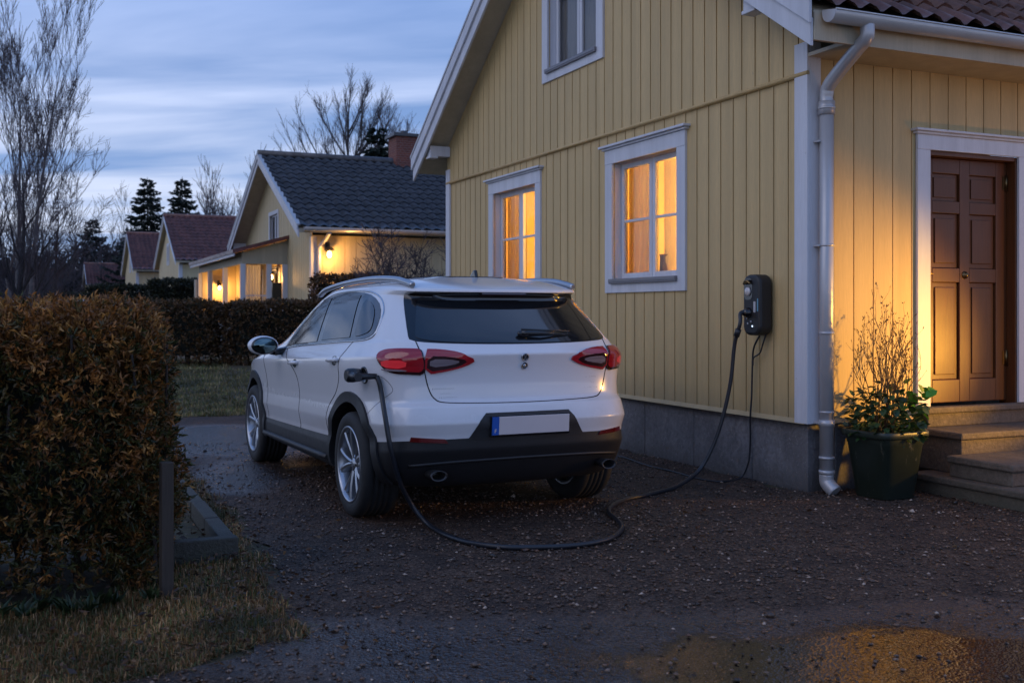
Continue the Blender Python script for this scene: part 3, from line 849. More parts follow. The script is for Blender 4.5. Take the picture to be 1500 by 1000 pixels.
# ------------------------------------------------------------------ the near house
HO=Vector((2.198,7.93,0)); HRZ=R(24.2)
HM=Matrix.Translation(HO)@Matrix.Rotation(HRZ,4,'Z'); HMi=HM.inverted()
def ray(px,py): return Vector(((px-750)/1562,1,-(py-456)/1562))
def at(px,py,D): r=ray(px,py)*D; return Vector((r.x,r.y,r.z+1.35))
def hx(px,py,x):   # point of the near house's frame on plane x
    o=HMi@Vector((0,0,1.35)); d=HMi.to_3x3()@ray(px,py); return o+d*((x-o.x)/d.x)
def gw(px,py,z=0.): r=ray(px,py); return Vector((0,0,1.35))+r*((z-1.35)/r.z)
def make_house():
    h=empty('yellow_house',HO,HRZ)
    tag(h,'near yellow wooden house with brown tiled roof, two lit windows and the brown door','house')
    W=7.51; yc=W/2; sl=.675; half=W/2+.46; ze=3.185; x0=-.36; x1=9.5
    zlow=lambda y: ze+(half-abs(y-yc))*sl
    top=lambda u: zlow(u)+.10
    top.knots=[yc]
    winR=(1.74,2.90,1.665,2.81); winL=(4.68,5.90,1.665,2.81); att=(3.20,4.32,4.03,5.12)
    hl=[winR,winL,att]
    boards('gable_wall',M['yellow'],h,0,W,.53,lambda u:3.112,holes=[w for w in hl[:2]],u_start=.062,plane=0,face=-1)
    boards('upper_gable_wall',M['yellow'],h,0,W,3.125,top,holes=[att],u_start=.10,plane=-.016,face=-1)
    m=MB(); m.tube([(-.022,-.03,3.118),(-.022,W+.01,3.118)],.017,8); m.box((-.022,0,3.10),(.0,W,3.13)); m.build('band_moulding',M['yellow'],h)
    m=MB(); m.poly_prism([(-.03,0.01,.512),(.0,0.01,.512),(.02,0.01,.545),(-.004,.01,.545)],(0,W,0)); m.poly_prism([(.1,-.03,.512),(.1,0,.512),(.1,.02,.545),(.1,-.004,.545)],(1.0,0,0)); m.build('drip_board',M['yellow'],h)
    # porch side wall, with the doorway
    dx0,dx1,dz0,dz1=1.19,2.16,.615,2.62
    boards('front_wall',M['yellow'],h,.0,x1-.4,.53,3.24,holes=[(dx0-.02,dx1+.02,.5,dz1+.02)],pitch=.193,axis='x',plane=0,face=-1,u_start=.062,bead=.003,bh=0,gw=.010)
    # far walls
    m=MB(); m.box((.04,W-.03,.5),(x1-.4,W,3.2)); m.box((x1-.43,0.04,.5),(x1-.4,W-.03,3.3)); m.build('rear_wall',M['yellow'],h)
    m=MB(); 
    js=[0.03,.71,1.54,2.36,3.3,4.2,5.1,6.0,6.8,W-.03]
    for a,b in zip(js[:-1],js[1:]): m.box((.028,a+.004,-.4),(.28,b-.004,.512))
    m.box((.05,.05,-.4),(.26,W-.05,.51)); 
    m.box((.285,.028,-.4),(x1-.45,.26,.512)); m.box((.3,W-.26,-.4),(x1-.45,W-.03,.512))
    m.build('plinth',M['plinth'],h,bevel=.006)
    m=MB(); m.box((-.028,-.03,.515),(-.001,.118,3.35)); m.box((-.0005,-.03,.515),(.10,-.002,3.35)); m.build('corner_board',M['white'],h,bevel=.003)
    m=MB(); m.box((-.03,W-.11,.515),(-.001,W+.03,3.3)); m.build('corner_board',M['white'],h,bevel=.003)
    w=window(h,'y',0,-1,*winR,cur=[(2.10,2.30,.018,M['curtain'],3),(2.50,2.95,.026,M['curtain'],6)])
    m=MB(); m.lathe([(.0,0),(.05,0),(.06,.05),(.052,.22),(.06,.25),(.0,.25)],16,Matrix.Translation((.22,2.30,1.64))); m.build('ornament',M['furn'],w)
    m=MB(); m.box((.55,1.98,1.1),(.85,2.12,2.30)); m.box((.45,2.10,1.1),(.9,2.13,2.10)); m.build('cupboard',M['furn2'],w)
    w=window(h,'y',0,-1,*winL,cur=[(5.38,5.95,.026,M['curtain'],6)])
    m=MB(); m.box((.7,4.60,1.1),(1.1,4.86,2.05)); m.box((.5,5.0,1.1),(.9,5.12,2.3)); m.build('cupboard',M['furn'],w)
    window(h,'y',-.016,-1,*att,lit=False,munt=(.72,),cur=[(3.12,4.40,.015,M['curtain_white'],9)])
    roof(h,x0,x1,yc,half,ze,sl,.31,M['tile_brown'])
    # purlin ends under the verge
    for y in (.30,W-.05):
        z=zlow(y)+.04
        m=MB(); m.box((x0+.05,y-.07,z-.10),(-.02,y+.07,z+.04)); m.box((x0+.04,y-.08,z-.13),(x0+.16,y+.08,z-.10)); m.build('purlin_end',M['white'],h,bevel=.006)
    # eave: boxed soffit, fascia, gutter
    ye=yc-half
    m=MB(); m.box((-.02,ye+.02,3.235),(x1,-.001,3.262)); 
    m.build('eave_soffit',M['soffit'],h)
    m=MB(); m.box((x0+.03,ye-.012,3.225),(x1,ye+.018,3.42)); m.build('fascia',M['soffit'],h,bevel=.003)
    gutter(h,x0+.08,x1,ye-.10,3.40,.065)
    m=MB(); 
    px,py=.098,-.095
    path=[(px,py,.14),(px,py,2.9)]
    m.tube(path,.052,20); 
    bend=catmull([(px,py,2.88),(px,py,2.95),(px-.005,py-.05,3.03),(px-.03,ye+.02,3.20),(px-.04,ye-.09,3.26),(px-.04,ye-.10,3.35)],6); m.tube(bend,.050,20)
    m.tube(catmull([(px,py,.15),(px,py,.10),(px+.004,py-.02,.07),(px+.02,py-.07,.025)],5),.054,20)
    for z,hh,rr in ((2.80,.10,.060),(2.84,.02,.064),(1.83,.015,.055),(1.18,.02,.056),(.60,.015,.055),(.50,.05,.059),(.26,.02,.057),(.15,.03,.058)): m.tube([(px,py,z),(px,py,z+hh)],rr,20)
    for z in (1.83,.52,2.6): m.box((px-.07,py,z-.0),(px+.07,0,z+.012))
    m.build('downspout',M['metal_white'],h)
    # door
    d=empty('front_door'); d.parent=h
    m=MB(); fw=.135
    m.box((dx0-fw,-.03,dz0-.06),(dx0,-.004,dz1)); m.box((dx1,-.03,dz0-.06),(dx1+fw,-.004,dz1)); m.box((dx0-fw,-.032,dz1),(dx1+fw,-.004,dz1+.12))
    m.box((dx0-fw-.02,-.05,dz1+.1205),(dx1+fw+.02,0,dz1+.14)); m.box((dx0-fw-.045,-.075,dz1+.1405),(dx1+fw+.045,0,dz1+.16))
    m.build('casing',M['white'],d,bevel=.004)
    m=MB(); m.box((dx0-.02,-.002,dz0-.05),(dx0+.012,.16,dz1)); m.box((dx1-.012,-.002,dz0-.05),(dx1+.02,.16,dz1)); m.box((dx0+.02,-.002,dz1-.035),(dx1-.02,.16,dz1)); m.build('door_frame',M['door'],d,bevel=.003)
    m=MB(); Y0=.085; a,b=dx0+.014,dx1-.014; zt=dz1-.037
    # stiles and rails, with recessed fielded panels
    rows=[(.80,1.585),(1.70,2.14),(2.24,2.46)]; mid=(a+b)/2
    cols=[(a+.12,mid-.055),(mid+.055,b-.12)]
    m.box((a,Y0,dz0),(a+.12,Y0+.045,zt)); m.box((b-.12,Y0,dz0),(b,Y0+.045,zt)); m.box((mid-.055,Y0,dz0+.001),(mid+.055,Y0+.045,zt-.001))
    zz=[dz0]+[v for r in rows for v in r]+[zt]
    for i in range(0,len(zz),2):
        for c in cols: m.box((c[0],Y0+.0005,zz[i]+.0006),(c[1],Y0+.045,zz[i+1]-.0006))
    for i,(p,q) in enumerate(rows):
        for c in cols:
            if i==2: continue
            m.box((c[0],Y0+.024,p),(c[1],Y0+.04,q)); m.box((c[0]+.04,Y0+.012,p+.04),(c[1]-.04,Y0+.0245,q-.04))
    m.build('door_leaf',M['door'],d,bevel=.005)
    for c in cols:
        p,q=rows[2]; m=MB(); m.box((c[0],Y0+.024,p),(c[1],Y0+.03,q)); m.box((c[0]+.03,Y0+.014,p+.03),(c[1]-.03,Y0+.0245,q-.03)); m.build('door_panel',M['door'],d,bevel=.003)
    m=MB(); Q=Matrix.Translation((mid-.0,Y0,1.645))@Matrix.Rotation(R(90),4,'X'); m.lathe([(.0,.03),(.014,.03),(.020,.02),(.024,.010),(.030,.008),(.031,0)],20,Q); m.build('door_knob',M['brass'],d)
    m=MB(); m.box((a+.015,Y0-.01,1.56),(a+.045,Y0,1.76)); m.tube([(a+.03,Y0-.02,1.66),(a+.03,Y0-.03,1.655),(a+.09,Y0-.035,1.65)],.008,8); m.build('door_handle',M['brass'],d,bevel=.002)
    for z in (.90,2.35):
        m=MB(); m.tube([(b-.012,Y0-.008,z),(b-.012,Y0-.008,z+.13)],.011,10); m.box((b-.05,Y0-.004,z+.01),(b-.013,Y0,z+.12)); m.build('hinge',M['brass'],d)
    return h
HOUSE=make_house()

# ------------------------------------------------------------------ stone steps at the door
def make_steps():
    s=empty('stone_steps',HO,HRZ); tag(s,'worn stone steps leading up to the brown front door','steps')
    for (xa,ya,zt,zb,y1) in ((1.06,-.13,.605,.45,-.034),(.99,-.52,.45,.141,-.034),(.86,-1.08,.295,.141,-.497),(.79,-1.66,.14,-.1,-.2)):
        m=MB(); m.box((xa,ya,zt-.05),(4.2,y1,zt)); m.build('tread',M['stone'],s,bevel=.012)
        m=MB(); m.box((xa+.03,ya+.03,zb if zb>0 else -.1),(4.2,y1-.002,zt-.0505)); m.build('riser',M['stone'],s,bevel=.008)
    return s
make_steps()

# ------------------------------------------------------------------ wall charger and its cables
def rbox(m, c, sx, sy, sz, r, n=6, M4=None):
    """box rounded in the y-z outline, extruded along x"""
    pts=[]
    for (cy,cz,a0) in ((sy/2-r,sz/2-r,0),(-sy/2+r,sz/2-r,90),(-sy/2+r,-sz/2+r,180),(sy/2-r,-sz/2+r,270)):
        for i in range(n+1):
            a=R(a0+90*i/n); pts.append((c[0],c[1]+cy+r*math.cos(a),c[2]+cz+r*math.sin(a)))
    m.poly_prism(pts,(sx,0,0))
def make_charger():
    c=empty('wall_charger',HM@Vector((0,.49,1.40)),HRZ); tag(c,'black wall charger on the yellow gable wall beside the corner','charger')
    m=MB(); rbox(m,(-.145,0,0),.125,.215,.475,.075,8); m.build('housing',M['cladding'],c,bevel=.022)
    m=MB(); rbox(m,(-.1475,.035,.125),.012,.105,.17,.04,6); m.build('socket_recess',M['gloss'],c)
    m=MB(); m.ball((-.152,.035,.105),(.016,.036,.036),16,10); m.build('socket_lens',simple('clear_socket',(.5,.46,.45),.2,0,.1,coat=1.),c)
    m=MB(); m.tube(catmull([(-.158,.075,.165),(-.166,.05,.185),(-.168,.02,.185),(-.158,-.005,.165)],5),.010,8); m.ball((-.162,.055,.172),(.010,.022,.012)); m.build('holster_hook',M['brass'],c)
    m=MB(); rbox(m,(-.1475,-.045,-.015),.004,.026,.085,.004,2); m.build('label_strip',M['metal_white'],c)
    m=MB(); rbox(m,(-.1475,-.083,.0),.004,.012,.10,.004,2); m.build('display_strip',simple('pale_screen',(.12,.28,.36),.2),c)
    m=MB(); m.ball((-.149,-.02,-.165),(.003,.007,.007),8,6); m.build('status_light',M['led'],c)
    m=MB(); Q=Matrix.Translation((-.145,.03,-.06))@Matrix.Rotation(R(-90),4,'Y'); m.lathe([(.042,0),(.040,.02),(.030,.035),(.024,.05),(0,.05)],20,Q); m.build('cable_gland',M['gloss'],c)
    for zz,yy in ((-.105,.05),(-.13,.0),(-.145,.04)):
        m=MB(); Q=Matrix.Translation((-.1465,yy,zz))@Matrix.Rotation(R(-90),4,'Y'); m.lathe([(.008,0),(.008,.004),(0,.005)],10,Q); m.build('button',M['metal_white'],c)
    return c
make_charger()
M['cable']=simple('cable_rubber',(.016,.018,.024),.38,0,.2,30)
def charging_cable():
    CM=Matrix.Translation(CAR_O)@Matrix.Rotation(CAR_RZ,4,'Z')
    plug=CM@Vector((-.955,-.335,.945))
    W=[HM@Vector((-.165,.515,1.345)),HM@Vector((-.215,.53,1.335)),HM@hx(1084,474,-.24),HM@hx(1076,505,-.25),HM@hx(1070,560,-.27),HM@hx(1057,617,-.33),HM@hx(1040,662,-.42),HM@hx(1020,693,-.55)]
    G=[gw(px,py,.016) for px,py in ((985,715),(950,724),(918,731),(898,740),(892,750),(905,762),(911,773),(898,786),(872,794),(835,799),(790,801),(740,801),(690,795),(655,784))]
    U=[at(628,768,6.62),at(605,742,6.68),at(586,706,6.78),at(573,660,6.88),at(565,615,6.95),at(559,578,7.0),at(556,562,7.02),at(552,551,7.04)]
    o=empty('charging_cable',W[0]); tag(o,'thick black charging cable looped over the gravel from wall charger to car','cable')
    for p in U:      # the cord hangs just outside the body side
        cl=CM.inverted()@Vector((0,0,1.35)); d=(CM.inverted()@p)-cl; hit=BODY.ray_cast(cl,d.normalized())
        if hit[0] is not None and (hit[0]-cl).length<d.length+.05:
            q=cl+d.normalized()*((hit[0]-cl).length-.05); q=CM@q; p.x,p.y,p.z=q.x,q.y,q.z
    L=[p-W[0] for p in W+G+U]
    pts=catmull(L,8)
    for i,p in enumerate(pts):
        if p.z+W[0].z<.016: p.z=.016-W[0].z
    m=MB(); m.tube(pts,.0155,12); m.build('cord',M['cable'],o)
    m=MB(); q=catmull(L[:5],6); m.tube(q[14:17],.024,12); m.build('cord_clamp',M['cable'],o)
    e=U[-1]-W[0]; ax=(CM.to_3x3()@Vector((0,1,0))).normalized(); out=(CM.to_3x3()@Vector((-1,0,0))).normalized()
    m=MB()
    c0=CM@Vector((-.975,-.27,.945))-W[0]
    m.tube([c0-out*.05,c0-out*.0,c0+out*.035,c0+out*.05],[.040,.046,.044,.034],20)
    m.tube([c0-ax*.0+out*.02,c0-ax*.06+out*.022,c0-ax*.13+out*.028,c0-ax*.20+out*.03],[.030,.024,.023,.026],14)
    m.tube([c0+ax*.03+out*.01,c0+ax*.055+out*.01],[.036,.030],14)
    m.tube([c0-ax*.045+out*.02,c0-ax*.045+out*.05],[.03,.012],10)
    m.tube([c0-ax*.15+out*.03+Vector((0,0,.03)),c0-ax*.15+out*.03,e],[.012,.024,.017],12)
    m.build('plug',M['cable'],o)
    return o
charging_cable()
def supply_cable():
    P0=HM@Vector((-.05,.50,1.17)); o=empty('supply_cable',P0); tag(o,'thin black cable hanging from the charger down the plinth','cable')
    pts=[Vector((-.05,.50,1.17)),hx(1104,510,-.04),hx(1102,540,-.035),hx(1101,580,-.035),hx(1099,612,-.035),hx(1099,650,0),hx(1096,678,-.01)]
    pts=[HM@p for p in pts]+[gw(1084,700,.008),gw(1055,705,.008),gw(1020,700,.008),gw(985,690,.008),gw(950,682,.008),gw(915,670,.008),gw(880,662,.008)]
    m=MB(); m.tube([p-P0 for p in catmull(pts,6)],.0075,8); m.build('cord',M['cable'],o)
    pts=[HM@p for p in [Vector((-.05,.43,1.17)),hx(1117,505,-.05),hx(1113,517,-.045),hx(1104,524,-.04),hx(1103,535,-.04)]]
    m=MB(); m.tube([p-P0 for p in catmull(pts,6)],.006,8); m.build('cord_loop',M['cable'],o)
supply_cable()
# ------------------------------------------------------------------ sky and light
def make_world():
    w=bpy.data.worlds.new('World'); scene.world=w; w.use_nodes=True; nt=w.node_tree; nt.nodes.clear()
    N=nt.nodes.new; l=nt.links.new
    out=N('ShaderNodeOutputWorld'); bg=N('ShaderNodeBackground'); l(bg.outputs[0],out.inputs[0])
    sky=N('ShaderNodeTexSky'); sky.sky_type='NISHITA'; sky.sun_disc=False; sky.sun_elevation=R(4); sky.sun_rotation=R(SUN_AZ); sky.altitude=50; sky.air_density=1.0; sky.dust_density=.6; sky.ozone_density=3.
    tc=N('ShaderNodeTexCoord'); sep=N('ShaderNodeSeparateXYZ'); l(tc.outputs['Generated'],sep.inputs[0])
    # cloud sheet: project the view direction on a flat layer
    def mt(op,a,b=None,c=False):
        m=N('ShaderNodeMath'); m.operation=op; m.use_clamp=c
        for v,i in ((a,0),(b,1)):
            if v is None: continue
            if hasattr(v,'node'): l(v,m.inputs[i])
            else: m.inputs[i].default_value=v
        return m.outputs[0]
    zc=mt('ADD',mt('MAXIMUM',sep.outputs[2],0.),.10)
    cb=N('ShaderNodeCombineXYZ'); l(mt('DIVIDE',sep.outputs[0],zc),cb.inputs[0]); l(mt('DIVIDE',sep.outputs[1],zc),cb.inputs[1])
    mp=N('ShaderNodeMapping'); l(cb.outputs[0],mp.inputs[0]); mp.inputs['Rotation'].default_value=(0,0,R(12)); mp.inputs['Scale'].default_value=(.55,1.5,1); mp.inputs['Location'].default_value=(1.3,.4,0)
    nz=N('ShaderNodeTexNoise'); nz.inputs['Scale'].default_value=.75; nz.inputs['Detail'].default_value=6; nz.inputs['Roughness'].default_value=.50; nz.inputs['Distortion'].default_value=.35; l(mp.outputs[0],nz.inputs[0])
    cr=N('ShaderNodeValToRGB'); cr.color_ramp.elements[0].position=.42; cr.color_ramp.elements[1].position=.62; l(nz.outputs[0],cr.inputs[0])
    hz=N('ShaderNodeValToRGB'); hz.color_ramp.elements[0].position=.0; hz.color_ramp.elements[0].color=(1,1,1,1); hz.color_ramp.elements[1].position=.32; hz.color_ramp.elements[1].color=(0,0,0,1); l(sep.outputs[2],hz.inputs[0])
    def mix(f,a,b,mode='MIX'):
        m=N('ShaderNodeMix'); m.data_type='RGBA'; m.blend_type=mode
        for v,i in ((f,0),(a,6),(b,7)):
            if hasattr(v,'node'): l(v,m.inputs[i])
            elif i==0: m.inputs[0].default_value=v
            else: m.inputs[i].default_value=tuple(v)+(1,)
        return m.outputs[2]
    # overcast layers over the clear sky (values are for the background strength below)
    S=SKY_S
    def c(*v): return tuple(x/S for x in v)
    base=mix(.12,mix(hz.outputs[0],c(.12,.265,.64),c(.40,.56,.92)),sky.outputs[0])
    cl=mix(hz.outputs[0],c(.36,.53,.98),c(1.0,1.04,1.15))
    dens=mt('MULTIPLY',cr.outputs[0],.95)
    col=mix(dens,base,cl)
    l(col,bg.inputs[0]); bg.inputs[1].default_value=S
SKY_S=.10; SUN_AZ=200
make_world()
sl=bpy.data.lights.new('sun','SUN'); so=bpy.data.objects.new('sun',sl); COL.objects.link(so)
sl.energy=.55; sl.angle=R(50); sl.color=(1.,.88,.80)
so.rotation_euler=Vector((.95,.50,-.75)).to_track_quat('-Z','Y').to_euler()
def point(name,loc,e,col=(1,.55,.2),r=.06):
    d=bpy.data.lights.new(name,'POINT'); d.energy=e; d.color=col; d.shadow_soft_size=r
    o=bpy.data.objects.new(name,d); COL.objects.link(o); o.location=loc; return o
point('room_lamp',HM@Vector((1.0,1.55,2.3)),115,(1,.61,.17),.10)
point('room_lamp',HM@Vector((1.3,4.45,2.5)),100,(1,.61,.17),.10)
# warm lamp by the steps, out of frame to the right, washing the wall beside the door
d=bpy.data.lights.new('porch_lamp','SPOT'); d.energy=720; d.color=(1,.50,.06); d.shadow_soft_size=.06; d.spot_size=R(54); d.spot_blend=1.
o=bpy.data.objects.new('porch_lamp',d); COL.objects.link(o); src=HM@Vector((2.75,-1.9,.95)); tgt=HM@Vector((.60,0,1.12)); o.location=src; o.rotation_euler=(tgt-src).to_track_quat('-Z','Y').to_euler()

point('porch_glow',HM@Vector((3.0,-2.2,1.0)),60,(1,.48,.12),.10)  # second unseen light beside the lamp, added to warm the ground

# ------------------------------------------------------------------ terrain, drive, gravel, grass
import numpy as np
def smooth(t): t=max(0,min(1,t)); return t*t*(3-2*t)
def gz(x,y):
    l=HMi@Vector((x,y,0))
    base=.32*smooth((y-14.2)/6.)
    return base+ (noise.noise(Vector((x*.25,y*.25,3)))*.03 if y>13 else 0)
def np_mesh(name, V, F, mats, parent=None, col=None, smooth_=False):
    """V (n,3), F (m,k) constant polygon size"""
    me=bpy.data.meshes.new(name); n=len(V); m,k=F.shape
    me.vertices.add(n); me.vertices.foreach_set('co',V.astype(np.float32).ravel())
    me.loops.add(m*k); me.loops.foreach_set('vertex_index',F.astype(np.int32).ravel())
    me.polygons.add(m); me.polygons.foreach_set('loop_start',np.arange(0,m*k,k,dtype=np.int32)); me.polygons.foreach_set('loop_total',np.full(m,k,dtype=np.int32))
    if smooth_: me.polygons.foreach_set('use_smooth',np.ones(m,dtype=bool))
    me.materials.append(mats)
    if col is not None:
        a=me.attributes.new('tint','FLOAT_COLOR','POINT'); c=np.ones((n,4),dtype=np.float32); c[:,:3]=col; a.data.foreach_set('color',c.ravel())
    me.update(calc_edges=True); me.validate()
    return link(bpy.data.objects.new(name,me),parent)
def tint_mat(name, rough=.6, spec=None, trans=0, coat=0, wet=False):
    t=NT(name); a=t.n('ShaderNodeAttribute'); a.attribute_name='tint'
    c=t.mix(t.noise(t.tex(),30,3),t.mix(.35,a.outputs[0],(0,0,0)),a.outputs[0])
    if trans:
        p=t.n('ShaderNodeBsdfPrincipled'); t.l(c,p.inputs['Base Color']); p.inputs['Roughness'].default_value=rough
        tl=t.n('ShaderNodeBsdfTranslucent'); t.l(c,tl.inputs[0]); mx=t.n('ShaderNodeMixShader'); mx.inputs[0].default_value=trans
        t.l(p.outputs[0],mx.inputs[1]); t.l(tl.outputs[0],mx.inputs[2]); t.l(mx.outputs[0],t.out.inputs[0]); return t.mat
    return t.pbr(c,rough,0,None,spec=spec,coat=coat)
def earth():
    t=NT('lawn_and_earth'); p=t.pos()
    a=t.noise(p,.7,6,.65); b=t.noise(p,9,6,.7)
    c=t.mix(t.ramp(a,[(.35,0.),(.65,1.)]),(.055,.050,.020),(.09,.065,.035)); c=t.mix(t.ramp(b,[(.4,0.),(.7,1.)]),c,(.022,.022,.010))
    return t.pbr(c,.9,0,t.bump(b,.8,.03))
def gravelmat():
    t=NT('wet_gravel_and_asphalt'); p=t.pos()
    vo=t.n('ShaderNodeTexVoronoi'); vo.inputs['Scale'].default_value=85; t.l(p,vo.inputs['Vector'])
    vo2=t.n('ShaderNodeTexVoronoi'); vo2.inputs['Scale'].default_value=38; t.l(p,vo2.inputs['Vector'])
    sc=t.n('ShaderNodeSeparateColor'); t.l(vo.outputs['Color'],sc.inputs[0])
    big=t.noise(p,.55,5,.6); mid=t.noise(p,3.2,5,.65)
    c=t.mix(sc.outputs[0],(.022,.015,.012),(.135,.082,.056)); c=t.mix(t.ramp(sc.outputs[1],[(.80,0.),(.9,1.)]),c,(.16,.11,.08))
    c=t.mix(t.ramp(mid,[(.35,0.),(.7,.75)]),c,(.026,.021,.020))
    # wet film collects in shallow hollows
    rel=t.n('ShaderNodeAttribute'); rel.attribute_name='wet'
    wet=t.ramp(t.math('ADD',rel.outputs['Fac'],t.math('MULTIPLY',t.math('SUBTRACT',big,.5),1.1)),[(.38,0.),(.62,1.)])
    water=t.ramp(t.math('ADD',rel.outputs['Fac'],t.math('MULTIPLY',t.math('SUBTRACT',mid,.5),.9)),[(.80,0.),(1.0,1.)])
    c=t.mix(t.math('MULTIPLY',wet,.45),c,(.018,.014,.013)); c=t.mix(water,c,(.006,.005,.004))
    r=t.math('SUBTRACT',.64,t.math('MULTIPLY',wet,.42)); r=t.math('SUBTRACT',r,t.math('MULTIPLY',water,.17),True)
    h=t.math('ADD',vo.outputs['Distance'],t.math('MULTIPLY',vo2.outputs['Distance'],1.2))
    bm=t.n('ShaderNodeBump'); bm.inputs['Distance'].default_value=.011; t.l(h,bm.inputs['Height']); t.l(t.math('SUBTRACT',.85,t.math('ADD',t.math('MULTIPLY',wet,.28),t.math('MULTIPLY',water,.42)),True),bm.inputs['Strength'])
    return t.pbr(c,r,0,bm.outputs[0],spec=t.math('ADD',.16,t.math('MULTIPLY',wet,.70)))
M['earth']=earth(); M['gravel']=gravelmat()
def grid_ground():
    xs=[-160,-110,-75,-50,-35]+[-26+i*1.0 for i in range(45)]+[22,30,45,75,120,160]
    ys=[-12,-6,-3]+[-2+i*1.0 for i in range(36)]+[36,40,46,54,64,78,95,120,160,220,320,500]
    V=[(x,y,gz(x,y)-(.012 if y<13.5 else 0)) for y in ys for x in xs]; n=len(xs)
    m=MB(); m.add(V,[(j*n+i,j*n+i+1,(j+1)*n+i+1,(j+1)*n+i) for j in range(len(ys)-1) for i in range(n-1)],None,True)
    o=m.build('ground',M['earth']); tag(o,kind='structure')
grid_ground()
def H2(x,y): p=HM@Vector((x,y,0)); return (p.x,p.y)
LEFT=[(179,1000),(276,978),(366,957),(415,925),(427,888),(420,860),(385,812),(352,772),(322,735),(290,706),(262,684)]
LP=[tuple(gw(*p)[:2]) for p in LEFT]
DRIVE=[(-4.5,1.0),(-3.2,3.55)]+LP+[H2(-5.2,3.2),H2(-9,3.4),H2(-9,7.8),H2(-4,7.85),H2(-1,7.8),H2(.1,7.8),H2(.1,.12),H2(7,.12),H2(7,-4),(5.5,1.0)]
def wetness(x,y):
    # hollows: wheel tracks and the dip in front of the camera
    w=.12
    def dip(cx,cy,rx,ry,a):
        d=((x-cx)/rx)**2+((y-cy)/ry)**2
        return a*math.exp(-d)
    w+=dip(1.75,4.1,1.0,.55,.95)+dip(.5,4.0,1.5,.55,.66)+dip(2.6,4.9,1.8,.4,.25)+dip(-1.2,4.2,.7,.4,.2)+dip(-3.1,11.3,1.3,2.2,.62)+dip(-2.1,8.6,.55,1.0,.62)+dip(-.4,4.6,1.2,.5,.25)
    return w
def drive():
    P=resample(DRIVE,.25); Q=[]
    for (x,y) in P:
        k=noise.noise(Vector((x*2.1,y*2.1,.5)))*.22+noise.noise(Vector((x*7,y*7,.5)))*.07
        Q.append((x+k,y+k*.6))
    I=[]; x=-9
    for j in range(int(15/.12)):
        yy=1.0+j*.12
        for i in range(int(20/.12)):
            xx=-11+i*.12
            if (xx/ max(yy,1)<-1.2): continue
            if inpoly((xx,yy),Q): I.append((xx+.02*(j%2),yy))
    V=[Vector(p) for p in Q+I]
    r=delaunay_2d_cdt(V,[],[tuple(range(len(Q)))],1,1e-5)
    me=bpy.data.meshes.new('driveway')
    vs=[(p.x,p.y,noise.noise(Vector((p.x*.9,p.y*.9,1)))*.006+noise.noise(Vector((p.x*3,p.y*3,1)))*.003) for p in r[0]]
    me.from_pydata(vs,[],[tuple(f) for f in r[2]]); me.materials.append(M['gravel'])
    a=me.attributes.new('wet','FLOAT','POINT')
    for i,p in enumerate(vs): a.data[i].value=wetness(p[0],p[1])
    me.polygons.foreach_set('use_smooth',[True]*len(me.polygons)); me.update()
    # make normals face up
    if me.polygons[0].normal.z<0: me.flip_normals()
    o=link(bpy.data.objects.new('driveway',me)); tag(o,kind='structure')
drive()
RS=np.random.RandomState(11)
def scatter(n, poly=DRIVE, ymax=11, ymin=2.9, bias=1.6):
    out=[]
    while len(out)<n:
        t=RS.rand(); y=ymin+(ymax-ymin)*t**bias; x=(RS.rand()*1.06-.53)*y*.98+0
        if inpoly((x,y),poly): out.append((x,y))
    return np.array(out)
def gravel():
    P=scatter(60000,bias=1.25)
    keep=[]; 
    for x,y in P:
        w=wetness(x,y); l=HMi@Vector((x,y,0))
        nz=noise.noise(Vector((x*1.1,y*1.1,7)))
        dens=.55+.5*nz
        if w>.75: dens*=.12
        elif w>.45: dens*=.45
        if l.y<-2.1 and l.x>-3: dens*=.6
        keep.append(RS.rand()<dens)
    P=P[np.array(keep)]
    n=len(P)
    oc=np.array([(1,0,0),(0,1,0),(-1,0,0),(0,-1,0),(0,0,1),(0,0,-.6)],dtype=float)
    fc=np.array([(0,1,4),(1,2,4),(2,3,4),(3,0,4),(1,0,5),(2,1,5),(3,2,5),(0,3,5)])
    s=.0036+.0105*RS.rand(n)**2.0
    s=np.where(RS.rand(n)>.985,s*1.9,s)
    sc=np.stack([s*(.8+.7*RS.rand(n)),s*(.7+.5*RS.rand(n)),s*(.4+.4*RS.rand(n))],1)
    V=oc[None]*sc[:,None]*(.8+.4*RS.rand(n,6,1)); V+= (RS.rand(n,6,3)-.5)*s[:,None,None]*.35
    a=RS.rand(n)*6.283; ca,sa=np.cos(a),np.sin(a)
    x=V[...,0]*ca[:,None]-V[...,1]*sa[:,None]; y=V[...,0]*sa[:,None]+V[...,1]*ca[:,None]
    V=np.stack([x+P[:,0:1],y+P[:,1:2],V[...,2]+.003+s[:,None]*.2],2).reshape(-1,3)
    F=(fc[None]+6*np.arange(n)[:,None,None]).reshape(-1,3)
    pal=np.array([(.10,.066,.050),(.035,.026,.022),(.18,.105,.068),(.27,.18,.13),(.13,.065,.038),(.50,.38,.30)])
    c=pal[RS.choice(6,n,p=[.3,.27,.2,.1,.09,.04])]*(.7+.5*RS.rand(n,1))
    o=np_mesh('gravel',V,F,tint_mat('wet_stones',.28,spec=.5),None,np.repeat(c,6,0)); tag(o,kind='stuff')
gravel()
